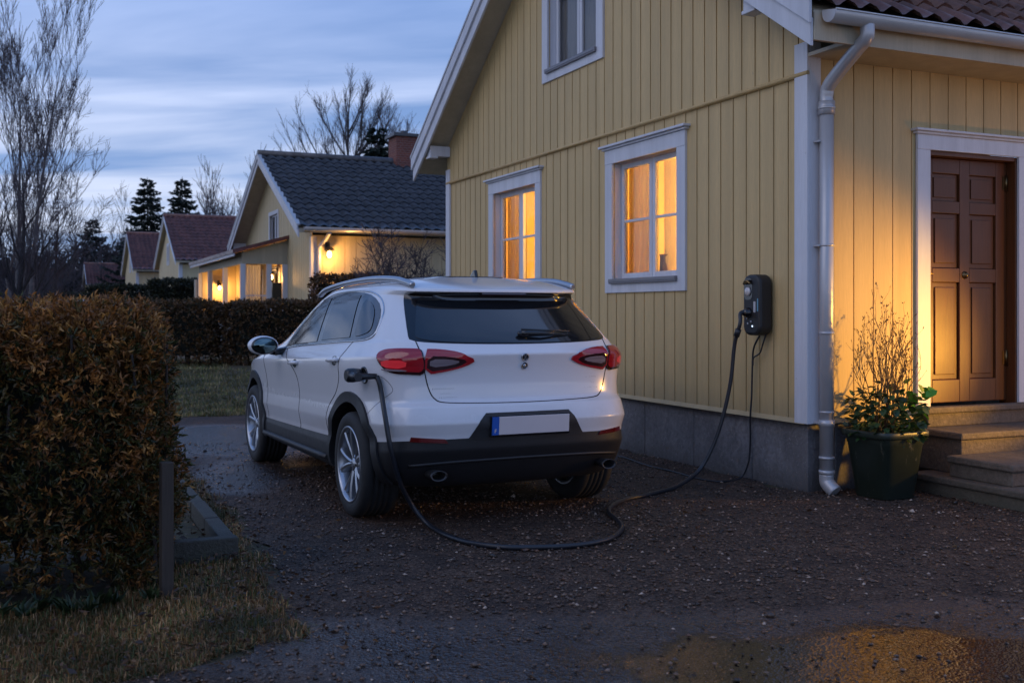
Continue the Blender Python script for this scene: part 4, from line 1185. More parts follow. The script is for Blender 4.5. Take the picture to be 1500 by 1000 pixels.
def leafcloud(name, P, Dr, L, W, mat, col, parent=None, curl=.3):
    """P base points, Dr unit directions, L lengths, W widths -> bent diamond leaves"""
    n=len(P); up=RS.randn(n,3); side=np.cross(Dr,up); side/=np.linalg.norm(side,axis=1,keepdims=True)+1e-9
    nr=np.cross(side,Dr)
    b=P; m=P+Dr*(L*.5)[:,None]+nr*(L*curl*.35)[:,None]; t=P+Dr*L[:,None]-nr*(L*curl*.2)[:,None]
    V=np.stack([b,m+side*(W*.5)[:,None],t,m-side*(W*.5)[:,None]],1).reshape(-1,3)
    F=np.arange(4*n).reshape(n,4)
    F=np.concatenate([F[:,[0,1,2]],F[:,[0,2,3]]],0)
    return np_mesh(name,V,F,mat,parent,np.repeat(col,4,0))
M['leafy']=tint_mat('foliage',.5,trans=.22)
M['grassm']=tint_mat('grass_blades',.55,trans=.25)
def litter():
    P=np.concatenate([scatter(3600,bias=1.1,ymax=9.5),scatter(2200,poly=[(-4.4,3.2),(-2.6,3.3)]+LP+[H2(-4.55,2.6),H2(-8,2.6)],bias=1.1,ymax=8,ymin=3.4)])
    k=[]
    for x,y in P:
        l=HMi@Vector((x,y,0)); d=math.exp(-((l.y+.35)/.9)**2)*(l.x>-2)+.16
        if wetness(x,y)>.8: d*=.3
        e=min(segd((x,y),LP[i],LP[i+1]) for i in range(len(LP)-1)); d+=math.exp(-(e/.45)**2)*.9
        k.append(RS.rand()<d)
    P=P[np.array(k)]; n=len(P)
    a=RS.rand(n)*6.283; D=np.stack([np.cos(a),np.sin(a),RS.randn(n)*.18],1); D/=np.linalg.norm(D,axis=1,keepdims=True)
    pal=np.array([(.11,.05,.022),(.07,.034,.018),(.16,.085,.035),(.05,.03,.02)])
    c=pal[RS.randint(0,4,n)]*(.7+.6*RS.rand(n,1))
    o=leafcloud('leaf_litter',np.column_stack([P,np.where([inpoly(tuple(q),DRIVE) for q in P],.010,.045)]),D,.016+.040*RS.rand(n)**2,.008+.018*RS.rand(n)**2,M['leafy'],c,curl=.2); tag(o,kind='stuff')
litter()
def blades(name, pts, zs, hmin,hmax, w, pal, lean=.7, p=None):
    n=len(pts); h=hmin+(hmax-hmin)*RS.rand(n)**1.5; a=RS.rand(n)*6.283; ln=lean*RS.rand(n)
    d=np.stack([np.cos(a),np.sin(a),np.zeros(n)],1); sd=np.stack([-np.sin(a),np.cos(a),np.zeros(n)],1); ww=w*(.6+.8*RS.rand(n))
    B=np.column_stack([pts,zs]); up=np.array([0,0,1.])
    m=B+up*(h*.6*(1-.3*ln))[:,None]+d*(h*.35*ln)[:,None]; t=B+up*(h*np.maximum(.12,1-.75*ln))[:,None]+d*(h*ln)[:,None]
    V=np.stack([B-sd*ww[:,None]*.5,B+sd*ww[:,None]*.5,m+sd*ww[:,None]*.4,m-sd*ww[:,None]*.4,t],1).reshape(-1,3)
    i=5*np.arange(n)[:,None]
    F=np.concatenate([i+np.array([[0,1,2]]),i+np.array([[0,2,3]]),i+np.array([[3,2,4]])],0)
    pal=np.array(pal); gr=np.array([noise.noise(Vector((x*2.2,y*2.2,9)))+.5*noise.noise(Vector((x*7,y*7,9))) for x,y in pts]); c=pal[RS.choice(len(pal),n,p=p)]*(.55+.7*RS.rand(n,1))*np.exp(1.1*gr)[:,None]; g2=np.clip(gr*-1.2-.2,0,.8)[:,None]; c=c*(1-g2)+np.array([(.06,.085,.02)])*g2*(.6+.8*RS.rand(n,1))
    o=np_mesh(name,V,F,M['grassm'],None,np.repeat(c,5,0)); tag(o,kind='stuff'); return o
def near_grass():
    pts=[];
    poly=[(-4.4,3.2)]+[(-2.6,3.3)]+LP+[H2(-4.55,2.6),H2(-8,2.6)]
    cl=[]
    while len(pts)<60000:
        if not cl or RS.rand()<.06: 
            y=3.3+5.5*RS.rand()**1.4; x=-(.16+RS.rand()*.55)*y; cl=[x,y,.03+.10*RS.rand()]
        x=cl[0]+RS.randn()*cl[2]; y=cl[1]+RS.randn()*cl[2]
        if not inpoly((x+noise.noise(Vector((x*3,y*3,4)))*.16,y+noise.noise(Vector((x*3,y*3,6)))*.12),poly): continue
        l=HMi@Vector((x,y,0))
        if l.x<-4.24 and -.42<l.y<2.7 : continue
        if l.x<-4.9 and l.y>-1.0: continue
        pts.append((x,y))
    pts=np.array(pts)
    blades('rough_grass',pts,np.full(len(pts),-.01),.02,.085,.0042,[(.40,.21,.075),(.26,.13,.045),(.11,.13,.03),(.56,.35,.17),(.06,.085,.02),(.22,.085,.03)],lean=1.9,p=[.22,.2,.22,.12,.14,.10])
near_grass()
def far_lawn():
    n=60000; pts=[]
    while len(pts)<n:
        y=13.3+9*RS.rand()**1.3; x=-(.02+.36*RS.rand())*y
        l=HMi@Vector((x,y,0))
        if l.y<7.75+.12*noise.noise(Vector((x*2,y*2,0))): continue
        if noise.noise(Vector((x*.9,y*.6,2)))+RS.rand()*.6<-.05: continue
        pts.append((x,y))
    zs=np.array([gz(x,y)-.01 for x,y in pts]); pts=np.array(pts)
    blades('lawn_grass',pts,zs,.03,.09,.012,[(.28,.21,.085),(.20,.17,.06),(.12,.15,.04),(.34,.26,.13)],lean=.9,p=[.3,.3,.25,.15])
far_lawn()
# stones and a dead leaf at the foot of the wall
def kerb_bed():
    o=empty('concrete_bed_edging',HM@Vector((-4.28,-.38,0)),HRZ); tag(o,'low concrete edging of a planting bed beside the foreground hedge','planting bed')
    rr=random.Random(4)
    m=MB(); y=0
    while y<3.0:
        L=.62; m.box((-.042,y+.003 if y else -.0,-.15),(.044,y+L-.003,.118+rr.uniform(-.006,.004)),Matrix.Rotation(R(rr.uniform(-.4,.4)),4,'Z')); y+=L
    m.build('long_edging',M['kerb'],o,bevel=.008)
    m=MB(); m.box((-.62,-.045,-.15),(.047,.038,.122)); m.build('end_edging',M['kerb'],o,bevel=.008)
    m=MB(); m.box((-.62,.04,-.1),(-.045,3.0,.01)); m.build('bed_soil',M['earth'],o)
kerb_bed()
def wood_post():
    P=HM@Vector((-4.68,-1.07,0)); o=empty('wooden_post',(P.x,P.y,0),HRZ+R(8)); tag(o,'weathered wooden post at the right end of the foreground hedge','post')
    t=NT('weathered_wood'); oo=t.tex(); g=t.noise(t.mapping(oo,(30,30,2)),4,6,.7); M['postwood']=t.pbr(t.mix(g,(.018,.013,.010),(.075,.056,.042)),.8,0,t.bump(g,.6,.005))
    m=MB(); m.box((-.028,-.028,-.1),(.028,.028,.64)); m.build('shaft',M['postwood'],o,bevel=.004)
wood_post()
# ------------------------------------------------------------------ hedges
M['twig']=simple('dark_twigs',(.035,.024,.018),.85,0,.3)
M['core']=simple('hedge_core_shade',(.012,.013,.008),.95)  # near-black colour for the shade inside hedges; reused for the pot soil
def hedge(name,label,lo,hi,M4,nl,L,W,pal,p,top_pal=None,group=None,sprig=6,round_=.14,base=0.0,dens_low=.7,bulge=.06,parentloc=None):
    """leaf sprigs through the outer layer of a clipped hedge, woody stems inside"""
    cen=Vector(((lo[0]+hi[0])/2,(lo[1]+hi[1])/2,lo[2])); w=M4@cen
    o=empty(name,w); tag(o,label,'hedge',group); off=np.array(w)
    ns=nl//sprig; S=np.array(hi)-np.array(lo)
    areas=np.array([S[1]*S[2],S[1]*S[2],S[0]*S[2],S[0]*S[2],S[0]*S[1]*1.3]); f=RS.choice(5,ns,p=areas/areas.sum())
    u=RS.rand(ns,3); q=np.array(lo)+u*S; N=np.zeros((ns,3))
    for k,(ax,v,sg) in enumerate(((0,lo[0],-1),(0,hi[0],1),(1,lo[1],-1),(1,hi[1],1),(2,hi[2],1))):
        m=f==k; q[m,ax]=v; N[m,ax]=sg
    # rounded edges, lumps, depth
    inner=np.clip(q,np.array(lo)+round_,np.array(hi)-np.array([round_,round_,round_])); inner[:,2]=np.where(q[:,2]<lo[2]+round_,q[:,2],inner[:,2])
    d=q-inner; dl=np.linalg.norm(d,axis=1,keepdims=True)+1e-9; q=inner+d/dl*np.minimum(dl,round_)
    N=d/dl
    lump=np.array([noise.noise(Vector(x)*1.9)+.6*noise.noise(Vector(x)*5.5) for x in q])
    q=q+N*(lump*bulge)[:,None]-N*(np.abs(RS.randn(ns))*round_*.45)[:,None]
    keep=~((q[:,2]<lo[2]+.25)&(RS.rand(ns)>dens_low)); q=q[keep];N=N[keep]; ns=len(q)
    R3=np.array(M4.to_3x3()); T=np.array(M4.translation)
    q=q@R3.T+T-off; N=N@R3.T
    ax=N*.8+RS.randn(ns,3)*.5+np.array([0,0,.35]); ax/=np.linalg.norm(ax,axis=1,keepdims=True)
    P=np.repeat(q,sprig,0)+ np.repeat(ax,sprig,0)*(np.tile(np.arange(sprig),ns)*L*.20)[:,None]
    D=np.repeat(ax,sprig,0)*.75+RS.randn(ns*sprig,3)*.55; D/=np.linalg.norm(D,axis=1,keepdims=True)
    n=len(P); pal=np.array(pal); c=pal[RS.choice(len(pal),ns,p=p)]
    if top_pal is not None:
        z=(q[:,2]+off[2]-lo[2])/S[2]; br=RS.rand(ns)<np.clip((z-.35)*1.1+lump[keep]*.8 if len(lump)==len(keep) else (z-.35),0.12,.85); tp=np.array(top_pal); c[br]=tp[RS.randint(0,len(tp),br.sum())]
    c=np.repeat(c,sprig,0)*(.6+.8*RS.rand(n,1))
    leafcloud('foliage',P,D,L*(.5+.7*RS.rand(n)),W*(.6+.7*RS.rand(n)),M['leafy'],c,o,curl=.5)
    # stems
    m=MB(); rr=random.Random(7); k=max(4,int(S[0]/.16))
    for i in range(k):
        x=lo[0]+S[0]*(i+.5)/k+rr.uniform(-.04,.04); y=lo[1]+S[1]*rr.uniform(.25,.75)
        for b in range(4):
            e=Vector((x+rr.uniform(-.25,.25),y+rr.uniform(-.4,.4)*S[1],lo[2]+S[2]*rr.uniform(.6,.95)))
            e.x=min(max(e.x,lo[0]+.05),hi[0]-.05); e.y=min(max(e.y,lo[1]+.05),hi[1]-.05)
            pts=catmull([Vector((x,y,lo[2]-.1)),Vector((x,y,lo[2]+.12)),Vector((x,y,lo[2])).lerp(e,.5)+Vector((rr.uniform(-.05,.05),rr.uniform(-.05,.05),0)),e],3)
            m.tube([M4@p-w for p in pts],[.016*(1-.7*j/len(pts)) for j in range(len(pts))],5)
    m.build('stems',M['twig'],o)
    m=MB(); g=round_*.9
    m.box((lo[0]+g*1.1,lo[1]+g*1.1,lo[2]+.22),(hi[0]-g,hi[1]-g,hi[2]-g),None); m.v=[tuple(M4@Vector(v)-w) for v in m.v]; m.build('shade_core',M['core'],o)  # plain dark box standing in for inner shade, stops see-through
    return o
BR=[(.44,.175,.040),(.30,.12,.030),(.54,.26,.065),(.20,.085,.022)]
GR=[(.075,.075,.018),(.045,.052,.014),(.15,.095,.024),(.22,.095,.022)]
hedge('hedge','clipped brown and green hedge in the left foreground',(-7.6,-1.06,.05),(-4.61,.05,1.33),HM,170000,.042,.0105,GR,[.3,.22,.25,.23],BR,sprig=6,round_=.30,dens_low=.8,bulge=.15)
# low evergreen shoots under the hedge
FH='clipped hedges between the lawn and the houses behind'
FB=[(.15,.075,.028),(.10,.055,.022),(.07,.055,.022),(.20,.10,.035)]
I4=Matrix.Identity(4)
hedge('hedge','long low brown hedge behind the lawn, left of the narrow gap',(-11.0,20.,.30),(-5.60,21.0,1.50),I4,26000,.085,.03,FB,[.3,.3,.2,.2],None,FH,sprig=4,round_=.16,bulge=.05)
hedge('hedge','long low brown hedge behind the lawn, right of the gap and behind the car',(-5.48,20.1,.30),(-.8,21.1,1.50),I4,24000,.085,.03,FB,[.3,.3,.2,.2],None,FH,sprig=4,round_=.16,bulge=.05)
hedge('hedge','taller brown hedge against the dark-roofed house, just above the car roof',(-4.30,22.6,.35),(-2.95,23.5,2.10),I4,8000,.09,.035,FB,[.3,.3,.2,.2],None,FH,sprig=4,round_=.18,bulge=.06)
GH=[(.035,.040,.018),(.025,.030,.015),(.05,.045,.02)]
hedge('hedge','dark green hedge in front of the red-roofed house in the middle distance',(-12.3,36,.4),(-10.55,37.2,2.35),I4,7000,.15,.06,GH,[.4,.3,.3],None,FH,sprig=4,round_=.2)
hedge('hedge','dark hedge in front of the second red-roofed house',(-16.0,40,.4),(-13.4,41.2,2.25),I4,7000,.15,.06,GH,[.4,.3,.3],None,FH,sprig=4,round_=.2)
hedge('hedge','far dark hedge below the small farthest house',(-22.5,50,.4),(-18.6,51.2,2.1),I4,6000,.2,.08,GH,[.4,.3,.3],None,FH,sprig=4,round_=.2)
def ferns():
    n=70; P=[];D=[];
    for k in range(26):
        b=HM@Vector((-4.85-.07*k+RS.rand()*.1,-1.08-RS.rand()*.18,.01))
        for i in range(14):
            a=RS.rand()*6.28; P.append(tuple(b)); D.append((math.cos(a)*.8,math.sin(a)*.8,.6+.5*RS.rand()))
    P=np.array(P);D=np.array(D);D/=np.linalg.norm(D,axis=1,keepdims=True); n=len(P)
    o=leafcloud('ground_cover',P,D,.04+.07*RS.rand(n),.008+.008*RS.rand(n),M['leafy'],np.array([(.03,.05,.015)])*(.7+.8*RS.rand(n,1)),curl=.6); tag(o,kind='stuff')
ferns()
# ------------------------------------------------------------------ potted plant
def pot():
    C=HM@Vector((.42,-.345,0)); o=empty('plant_pot',C,HRZ+R(4)); tag(o,'large dark green square plastic pot standing beside the stone steps','plant pot')
    def ring(w,z,n=48,e=5.5):
        return [Vector((w*math.copysign(abs(math.cos(a))**(2/e),math.cos(a)),w*math.copysign(abs(math.sin(a))**(2/e),math.sin(a)),z)) for a in [2*math.pi*i/n for i in range(n)]]
    def loft(prof,name,mat):
        m=MB(); n=48
        for w,z in prof: m.v+= [tuple(p) for p in ring(w,z)]
        for i in range(len(prof)-1):
            for j in range(n): m.f.append((i*n+j,i*n+(j+1)%n,(i+1)*n+(j+1)%n,(i+1)*n+j)); m.m.append(0); m.s.append(True)
        return m.build(name,mat,o)
    t=NT('green_plastic_pot'); oo=t.tex(); sc=t.ramp(t.noise(t.mapping(oo,(2,2,.6),rot=(.3,.2,0)),6,7,.75,.4),[(.60,0.),(.66,1.)]); d=t.noise(oo,3,5)
    c=t.mix(d,(.012,.020,.015),(.024,.034,.026)); c=t.mix(t.math('MULTIPLY',sc,.45),c,(.20,.20,.17)); M['pot']=t.pbr(c,t.math('ADD',t.math('MULTIPLY',d,.25),.3),0,t.bump(sc,.15,.003))
    b=loft([(.0,.0),(.150,.0),(.160,.01),(.208,.39),(.213,.395),(.216,.46)],'pot_body',M['pot'])
    loft([(.212,.445),(.236,.445),(.241,.452),(.243,.485),(.238,.493),(.220,.493),(.214,.485),(.208,.42)],'pot_rim',M['pot'])
    m=MB(); m.v=[tuple(p) for p in ring(.21,.455)]; m.f=[tuple(range(48))]; m.m=[0]; m.s=[False]; m.build('soil',M['core'],o)
    # plant
    pl=empty('potted_shrub',C+Vector((0,0,.455))); tag(pl,'bare-twigged shrub with dark leaves growing in the green pot','shrub')
    rr=random.Random(12); m=MB(); tips=[]
    def grow(p,d,L,r,dep):
        n=4; pts=[p]; 
        for i in range(n):
            d=(d+Vector((rr.uniform(-.13,.13),rr.uniform(-.13,.13),rr.uniform(-.02,.10)))).normalized(); pts.append(pts[-1]+d*L/n)
        m.tube(pts,[r*(1-.45*i/n) for i in range(n+1)],5 if dep<2 else 4,cap=False)
        tips.append((pts[-1],d,dep)); 
        if dep>=3: return
        for k in range(rr.choice((2,3,3)) if dep<2 else 2):
            i=rr.randint(2,n); a=rr.uniform(0,6.283); s=.42 if dep else .30
            grow(pts[i],(d+Vector((math.cos(a)*s,math.sin(a)*s,.12))).normalized(),L*rr.uniform(.42,.72),r*.62,dep+1)
    for k in range(20):
        a=rr.uniform(0,6.283); q=rr.uniform(.0,.11); lean=rr.uniform(.05,.28)
        grow(Vector((q*math.cos(a),q*math.sin(a),0)),Vector((lean*math.cos(a),lean*math.sin(a),1)).normalized(),rr.uniform(.30,.52),.0048,0)
    t=NT('bark_thin'); M['stem']=t.pbr(t.mix(t.noise(t.tex(),12,3),(.045,.022,.012),(.10,.055,.03)),.6)
    m.build('twigs',M['stem'],pl)
    # buds and small dry leaves on tips
    T=np.array([tuple(x[0]) for x in tips if x[2]>=2]); Dd=np.array([tuple(x[1]) for x in tips if x[2]>=2]); k=len(T)
    bo=leafcloud('buds',np.repeat(T,2,0),np.repeat(Dd,2,0)+RS.randn(2*k,3)*.4,.012+.012*RS.rand(2*k),.005+.004*RS.rand(2*k),M['leafy'],np.array([(.12,.05,.02)])*(.6+.8*RS.rand(2*k,1)),pl)
    tag(bo,kind='stuff')
    n=620; a=RS.rand(n)*6.283; q=.26*np.sqrt(RS.rand(n)); z=-.02+.42*RS.rand(n)**1.2*(1-.4*q/.3)
    P=np.stack([q*np.cos(a),q*np.sin(a),z],1); D=np.stack([np.cos(a),np.sin(a),RS.randn(n)*.5],1)+RS.randn(n,3)*.3; D/=np.linalg.norm(D,axis=1,keepdims=True)
    bigleaf(pl,'foliage',P,D,.045+.03*RS.rand(n),np.array([(.030,.072,.022)])*(.6+.9*RS.rand(n,1)))
    n=16; c0=np.array(HM.to_3x3()@Vector((.19,-.15,.26))); P=c0+RS.randn(n,3)*np.array([.075,.05,.05]); D=RS.randn(n,3)+np.array([.4,-.3,0]); D/=np.linalg.norm(D,axis=1,keepdims=True)
    bigleaf(pl,'bright_leaves',P,D,.07+.035*RS.rand(n),np.array([(.07,.26,.025)])*(.7+.6*RS.rand(n,1)))
def bigleaf(parent,name,P,D,L,col):
    """rounded leaves: six-sided, folded along the midrib"""
    n=len(P); up=RS.randn(n,3)*.35+np.array([0,0,1.]); side=np.cross(D,up); side/=np.linalg.norm(side,axis=1,keepdims=True)+1e-9; nr=np.cross(side,D)
    def pt(f,s,h): return P+D*(L*f)[:,None]+side*(L*s)[:,None]+nr*(L*h)[:,None]
    V=np.stack([pt(0,0,0),pt(.25,.30,.06),pt(.65,.30,.04),pt(1,0,-.08),pt(.65,-.30,.04),pt(.25,-.30,.06),pt(.25,0,-.02),pt(.65,0,-.03)],1).reshape(-1,3)
    i=8*np.arange(n)[:,None]
    F=np.concatenate([i+np.array([f]) for f in ((0,1,6),(1,2,7),(1,7,6),(2,3,7),(7,3,4),(6,7,4),(6,4,5),(0,6,5))],0)
    return np_mesh(name,V,F,M['leafy'],parent,np.repeat(col,8,0),smooth_=True)
pot()

# ------------------------------------------------------------------ bare trees
def bark(name,a,b):
    t=NT(name); o=t.tex(); g=t.noise(t.mapping(o,(1,1,3)),3,6,.7); return t.pbr(t.mix(g,a,b),.85)
M['bark']=bark('dark_bark',(.020,.017,.018),(.055,.045,.042)); M['birch']=bark('birch_bark',(.025,.02,.02),(.26,.24,.24)); M['twigs_far']=simple('thin_twigs',(.075,.062,.070),.9)
def bare_tree(name,label,base,h,seed,spread=.5,stems=1,depth=5,r0=.16,rise=.25,trunk_mat=None,group=None,twr=.006,kids=(4,6),lr=.62,cat='tree',lean=1.):
    o=empty(name,base); tag(o,label,cat,group); rr=random.Random(seed); tr=MB(); tw=MB()
    def grow(p,d,L,r,dep):
        n=6 if dep==0 else 4; pts=[p]; ds=[d]
        for i in range(n):
            j=(.03 if stems==1 else .07) if dep==0 else .16
            d=(d+Vector((rr.uniform(-j,j),rr.uniform(-j,j),rr.uniform(-j*.4,j)+ (rise*.25 if dep else .02)))).normalized(); pts.append(pts[-1]+d*L/n); ds.append(d)
        rad=[max(twr,r*(1-.92*i/n)) for i in range(n+1)]
        (tr if dep<2 else tw).tube(pts,rad,6 if dep==0 else (5 if dep<2 else 3),cap=False)
        if dep>=depth: return
        k=rr.randint(*kids)+ (4 if dep==0 else 0)
        if dep<depth-1: grow(pts[-1],ds[-1],L*.45,rad[-1],dep+1)
        for c in range(k):
            f=rr.uniform(.28 if dep==0 else .15,1.); i=min(n,int(f*n)); a=rr.uniform(0,6.283)
            q=pts[i]; dd=ds[i]; v=Vector((math.cos(a),math.sin(a),0)); v=(v-dd*v.dot(dd)); v=v.normalized() if v.length>.1 else Vector((1,0,0))
            nd=(dd*(1-spread*.6)+v*spread*(1.1 if dep==0 else .9)+Vector((0,0,rise))).normalized()
            LL=L*lr*rr.uniform(.65,1.05)*(1.0-.45*f if dep==0 else 1)
            grow(q,nd,LL,max(twr,rad[i]*.50),dep+1)
    for s in range(stems):
        a=6.283*s/max(1,stems)+.4; l=.0 if (stems==1 or (lean>1.5 and s==0)) else rr.uniform(.08,.26)*(3 if cat=='shrub' else lean)
        grow(Vector((.0 if stems==1 else .15*math.cos(a),0 if stems==1 else .15*math.sin(a),-.2)),Vector((l*math.cos(a),l*math.sin(a),1)).normalized(),h*(.82 if s==0 else rr.uniform(.6,.8)),r0*(1 if s==0 else .85),0)
    tr.build('trunk',trunk_mat or M['bark'],o); tw.build('crown',M['twigs_far'],o); return o
def tpos(px,D,z=.35): return Vector(((px-750)/1562*D,D,z))
BT='bare winter trees'
bare_tree('bare_tree','tallest bare birch at the left edge, several pale stems rising out of the picture',tpos(30,27),9.2,3,spread=.40,stems=3,depth=4,r0=.085,rise=.24,trunk_mat=M['birch'],group=BT,twr=.0040,kids=(3,5),lean=.55)
bare_tree('bare_tree','broad low bare tree just right of the tall birch, drooping dense twigs',tpos(62,31),5.6,8,spread=.70,stems=2,depth=4,r0=.09,rise=.10,group=BT,twr=.0042,kids=(4,5))
bare_tree('bare_tree','dark bare tree cut by the left edge of the picture',tpos(2,23),5.4,21,spread=.5,stems=2,depth=4,r0=.10,rise=.2,group=BT,twr=.004,kids=(4,5))
def crown_tree(label,base,top,cz,rx,rz,seed,r0=.2,n1=64,twr=.010):
    """trunk with limbs that reach out to a rounded crown outline, each carrying side branches and twigs"""
    o=empty('bare_tree',base); tag(o,label,'tree',BT); rr=random.Random(seed); tr=MB(); tw=MB()
    H_=cz+rz*.92; tp=[Vector((rr.uniform(-.08,.08)*i,rr.uniform(-.05,.05)*i,H_*i/8-.1)) for i in range(9)]
    for p in tp: p.x*=.4; p.y*=.4
    tr.tube(tp,[max(twr,r0*(1-.95*i/8)) for i in range(9)],6,cap=False)
    def onz(z):
        f=max(0,min(7.999,(z+.1)/H_*8)); i=int(f); return tp[i].lerp(tp[i+1],f-i)
    for k in range(n1):
        u=rr.uniform(-.75,.97); a=rr.uniform(0,6.283); q=math.sqrt(1-u*u)*rr.uniform(.82,1.06)
        e=Vector((rx*q*math.cos(a),rx*q*math.sin(a),cz+rz*u*rr.uniform(.9,1.03)))
        z0=max(H_*.16,e.z-(.35+1.25*q)*rx*.9-rr.uniform(0,.8)); s_=onz(z0); L=(e-s_).length
        m=s_.lerp(e,.45)+Vector((0,0,-.10*L))+Vector((rr.uniform(-.1,.1),rr.uniform(-.1,.1),0))*L*.3
        pts=catmull([s_,m,s_.lerp(e,.78)+Vector((0,0,-.06*L)),e],4); n=len(pts)
        tr.tube(pts,[max(twr,r0*.28*(1-.85*i/n)) for i in range(n)],4,cap=False)
        for b in range(13):
            i=rr.randint(3,n-1); d=(pts[i]-pts[i-1]).normalized(); v=Vector((rr.uniform(-1,1),rr.uniform(-1,1),rr.uniform(-.2,.9))); dd=(d*1.0+v*.75+Vector((0,0,.25))).normalized(); l=L*rr.uniform(.14,.34)*(1.15-.6*i/n)
            p0=pts[i]; p1=p0+dd*l*.5+Vector((0,0,.03*l)); p2=p0+dd*l+Vector((rr.uniform(-.1,.1),rr.uniform(-.1,.1),.12))*l
            tw.tube([p0,p1,p2],[twr*1.2,twr,twr*.7],3,cap=False)
            for c in range(5):
                f=rr.uniform(.25,1); p=p0.lerp(p2,f); v=Vector((rr.uniform(-1,1),rr.uniform(-1,1),rr.uniform(-.1,1.1))); t_=(dd+v*.8).normalized(); tw.tube([p,p+t_*rr.uniform(.25,.65)],[twr*.8,twr*.55],3,cap=False)
    tr.build('trunk',M['bark'],o); tw.build('crown',M['twigs_far'],o)
crown_tree('large round bare tree rising behind the dark roofed house',tpos(510,56),13.3,8.4,3.55,4.7,5)
crown_tree('smaller bare tree partly behind the brick chimney and the spruce tip',tpos(572,61),11.6,7.6,2.7,4.6,9,r0=.15,n1=46)
bare_tree('bare_tree','thin bare tree left of the two spruces',tpos(190,96),9.4,31,spread=.55,stems=2,depth=3,r0=.14,rise=.3,group=BT,twr=.010,kids=(6,8))
bare_tree('bare_tree','feathery bare tree just right of the two spruces',tpos(310,66),6.5,41,spread=.55,stems=2,depth=3,r0=.16,rise=.35,group=BT,twr=.010,kids=(7,9))
bare_tree('bare_tree','dark bare tree touching the left gable slope of the dark roofed house',tpos(352,58),7.4,47,spread=.55,stems=2,depth=3,r0=.16,rise=.3,group=BT,twr=.010,kids=(7,9))
bare_tree('bare_tree','slim bare tree midway between the spruce pair and the charcoal roof',tpos(332,70),8.6,61,spread=.6,stems=3,depth=3,r0=.14,rise=.3,group=BT,twr=.010,kids=(7,9),lean=1.2)
bare_tree('bare_shrub','bare rounded shrub in front of the dark roofed house wall',tpos(606,22.3,.35),2.5,52,spread=.85,stems=13,depth=3,r0=.035,rise=.14,group=None,twr=.0055,kids=(6,8),cat='shrub')
def spruce(label,px,D,h,w,seed,dark=1.):
    o=empty('spruce_tree',tpos(px,D)); tag(o,label,'tree','spruces behind the houses'); rr=random.Random(seed); m=MB(); m.tube([(0,0,-.2),(0,0,h)],[.16,.02],6); m.build('trunk',M['bark'],o)
    P=[];D_=[];L=[]
    z=h*.10
    while z<h*.985:
        f=1-z/h; R_=w*(f**.8)*rr.uniform(.8,1.1)+.12; k=rr.randint(5,7); z0=z
        for b in range(k):
            z=z0+rr.uniform(-.12,.12)*(1+f)
            a=6.283*b/k+rr.uniform(-.4,.4); n=max(5,int(R_*16)); rl=R_*rr.uniform(.75,1.15)
            for i in range(n):
                t=(i+1)/n; q=rl*t; zz=z-.22*rl*math.sin(t*2.2)+.30*rl*max(0,t-.65)
                for s in range(3):
                    sw=rr.uniform(-1,1)*.26*(1-t*.6)*min(1,rl)
                    P.append((q*math.cos(a)-sw*math.sin(a),q*math.sin(a)+sw*math.cos(a),zz+rr.uniform(-.05,.05))); D_.append((math.cos(a)+rr.uniform(-.5,.5),math.sin(a)+rr.uniform(-.5,.5),rr.uniform(-.75,.2))); L.append(.16+.16*rr.random())
        z=z0+h*.022+.05
    P=np.array(P);D_=np.array(D_);D_/=np.linalg.norm(D_,axis=1,keepdims=True); L=np.array(L); n=len(P)
    leafcloud('crown',P,D_,L*1.2,L*.45,M['leafy'],np.array([(.016,.028,.020)])*dark*(.6+.8*RS.rand(n,1)),o,curl=.3)
spruce('dense dark spruce, left one of the pair behind the red roofs',216,78,10.8,3.6,1)
spruce('open-branched spruce, right one of the pair behind the red roofs',267,80,11.1,3.1,2)
spruce('lone spruce beyond the farthest small house',136,98,9.6,3.6,3)
spruce('spruce tip standing between bare tree and chimney',553,50,9.8,2.1,4)
def woods():
    m=MB(); rr=random.Random(77)
    for k in range(150):
        px=rr.uniform(-60,420) if k<110 else rr.uniform(420,700); D=rr.uniform(78,125); b=tpos(px,D,.2); h=rr.uniform(3.6,5.6)*(1.25 if px<190 else .95)
        if px>180: h*=.8
        m.tube([b,b+Vector((rr.uniform(-.2,.2),0,h))],[.10,.02],3)
        for j in range(34):
            z=rr.uniform(.10,.92)*h; a=rr.uniform(0,6.283); L=rr.uniform(.8,2.0)*(1.05-z/h); p=b+Vector((0,0,z)); e=p+Vector((math.cos(a)*L,math.sin(a)*L,L*rr.uniform(.2,.9))); m.tube([p,e],[.025,.012],3,cap=False)
            for q in range(4):
                s=p.lerp(e,rr.uniform(.3,1)); m.tube([s,s+Vector((rr.uniform(-.7,.7),rr.uniform(-.7,.7),rr.uniform(.1,.9)))],[.014,.008],3,cap=False)
    o=m.build('distant_woods',M['twigs_far']); tag(o,kind='stuff')
    # dense undergrowth in front of the woods
    n=40000; px=RS.rand(n)*860-80; D=92+30*RS.rand(n); h=np.array([1.9+1.5*noise.noise(Vector((x*.02,d*.1,0)))+ .8*noise.noise(Vector((x*.08,d*.3,0))) for x,d in zip(px,D)]); z=.2+np.maximum(h,.6)*RS.rand(n)**.7*np.where(px<200,3.0,1.5)
    P=np.stack([(px-750)/1562*D,D,z],1); Dr=RS.randn(n,3)+np.array([0,0,.8]); Dr/=np.linalg.norm(Dr,axis=1,keepdims=True)
    o=leafcloud('undergrowth',P,Dr,.5+.5*RS.rand(n),.10+.14*RS.rand(n),M['leafy'],np.array([(.035,.030,.030)])*(.5+.9*RS.rand(n,1))); tag(o,kind='stuff')
woods()
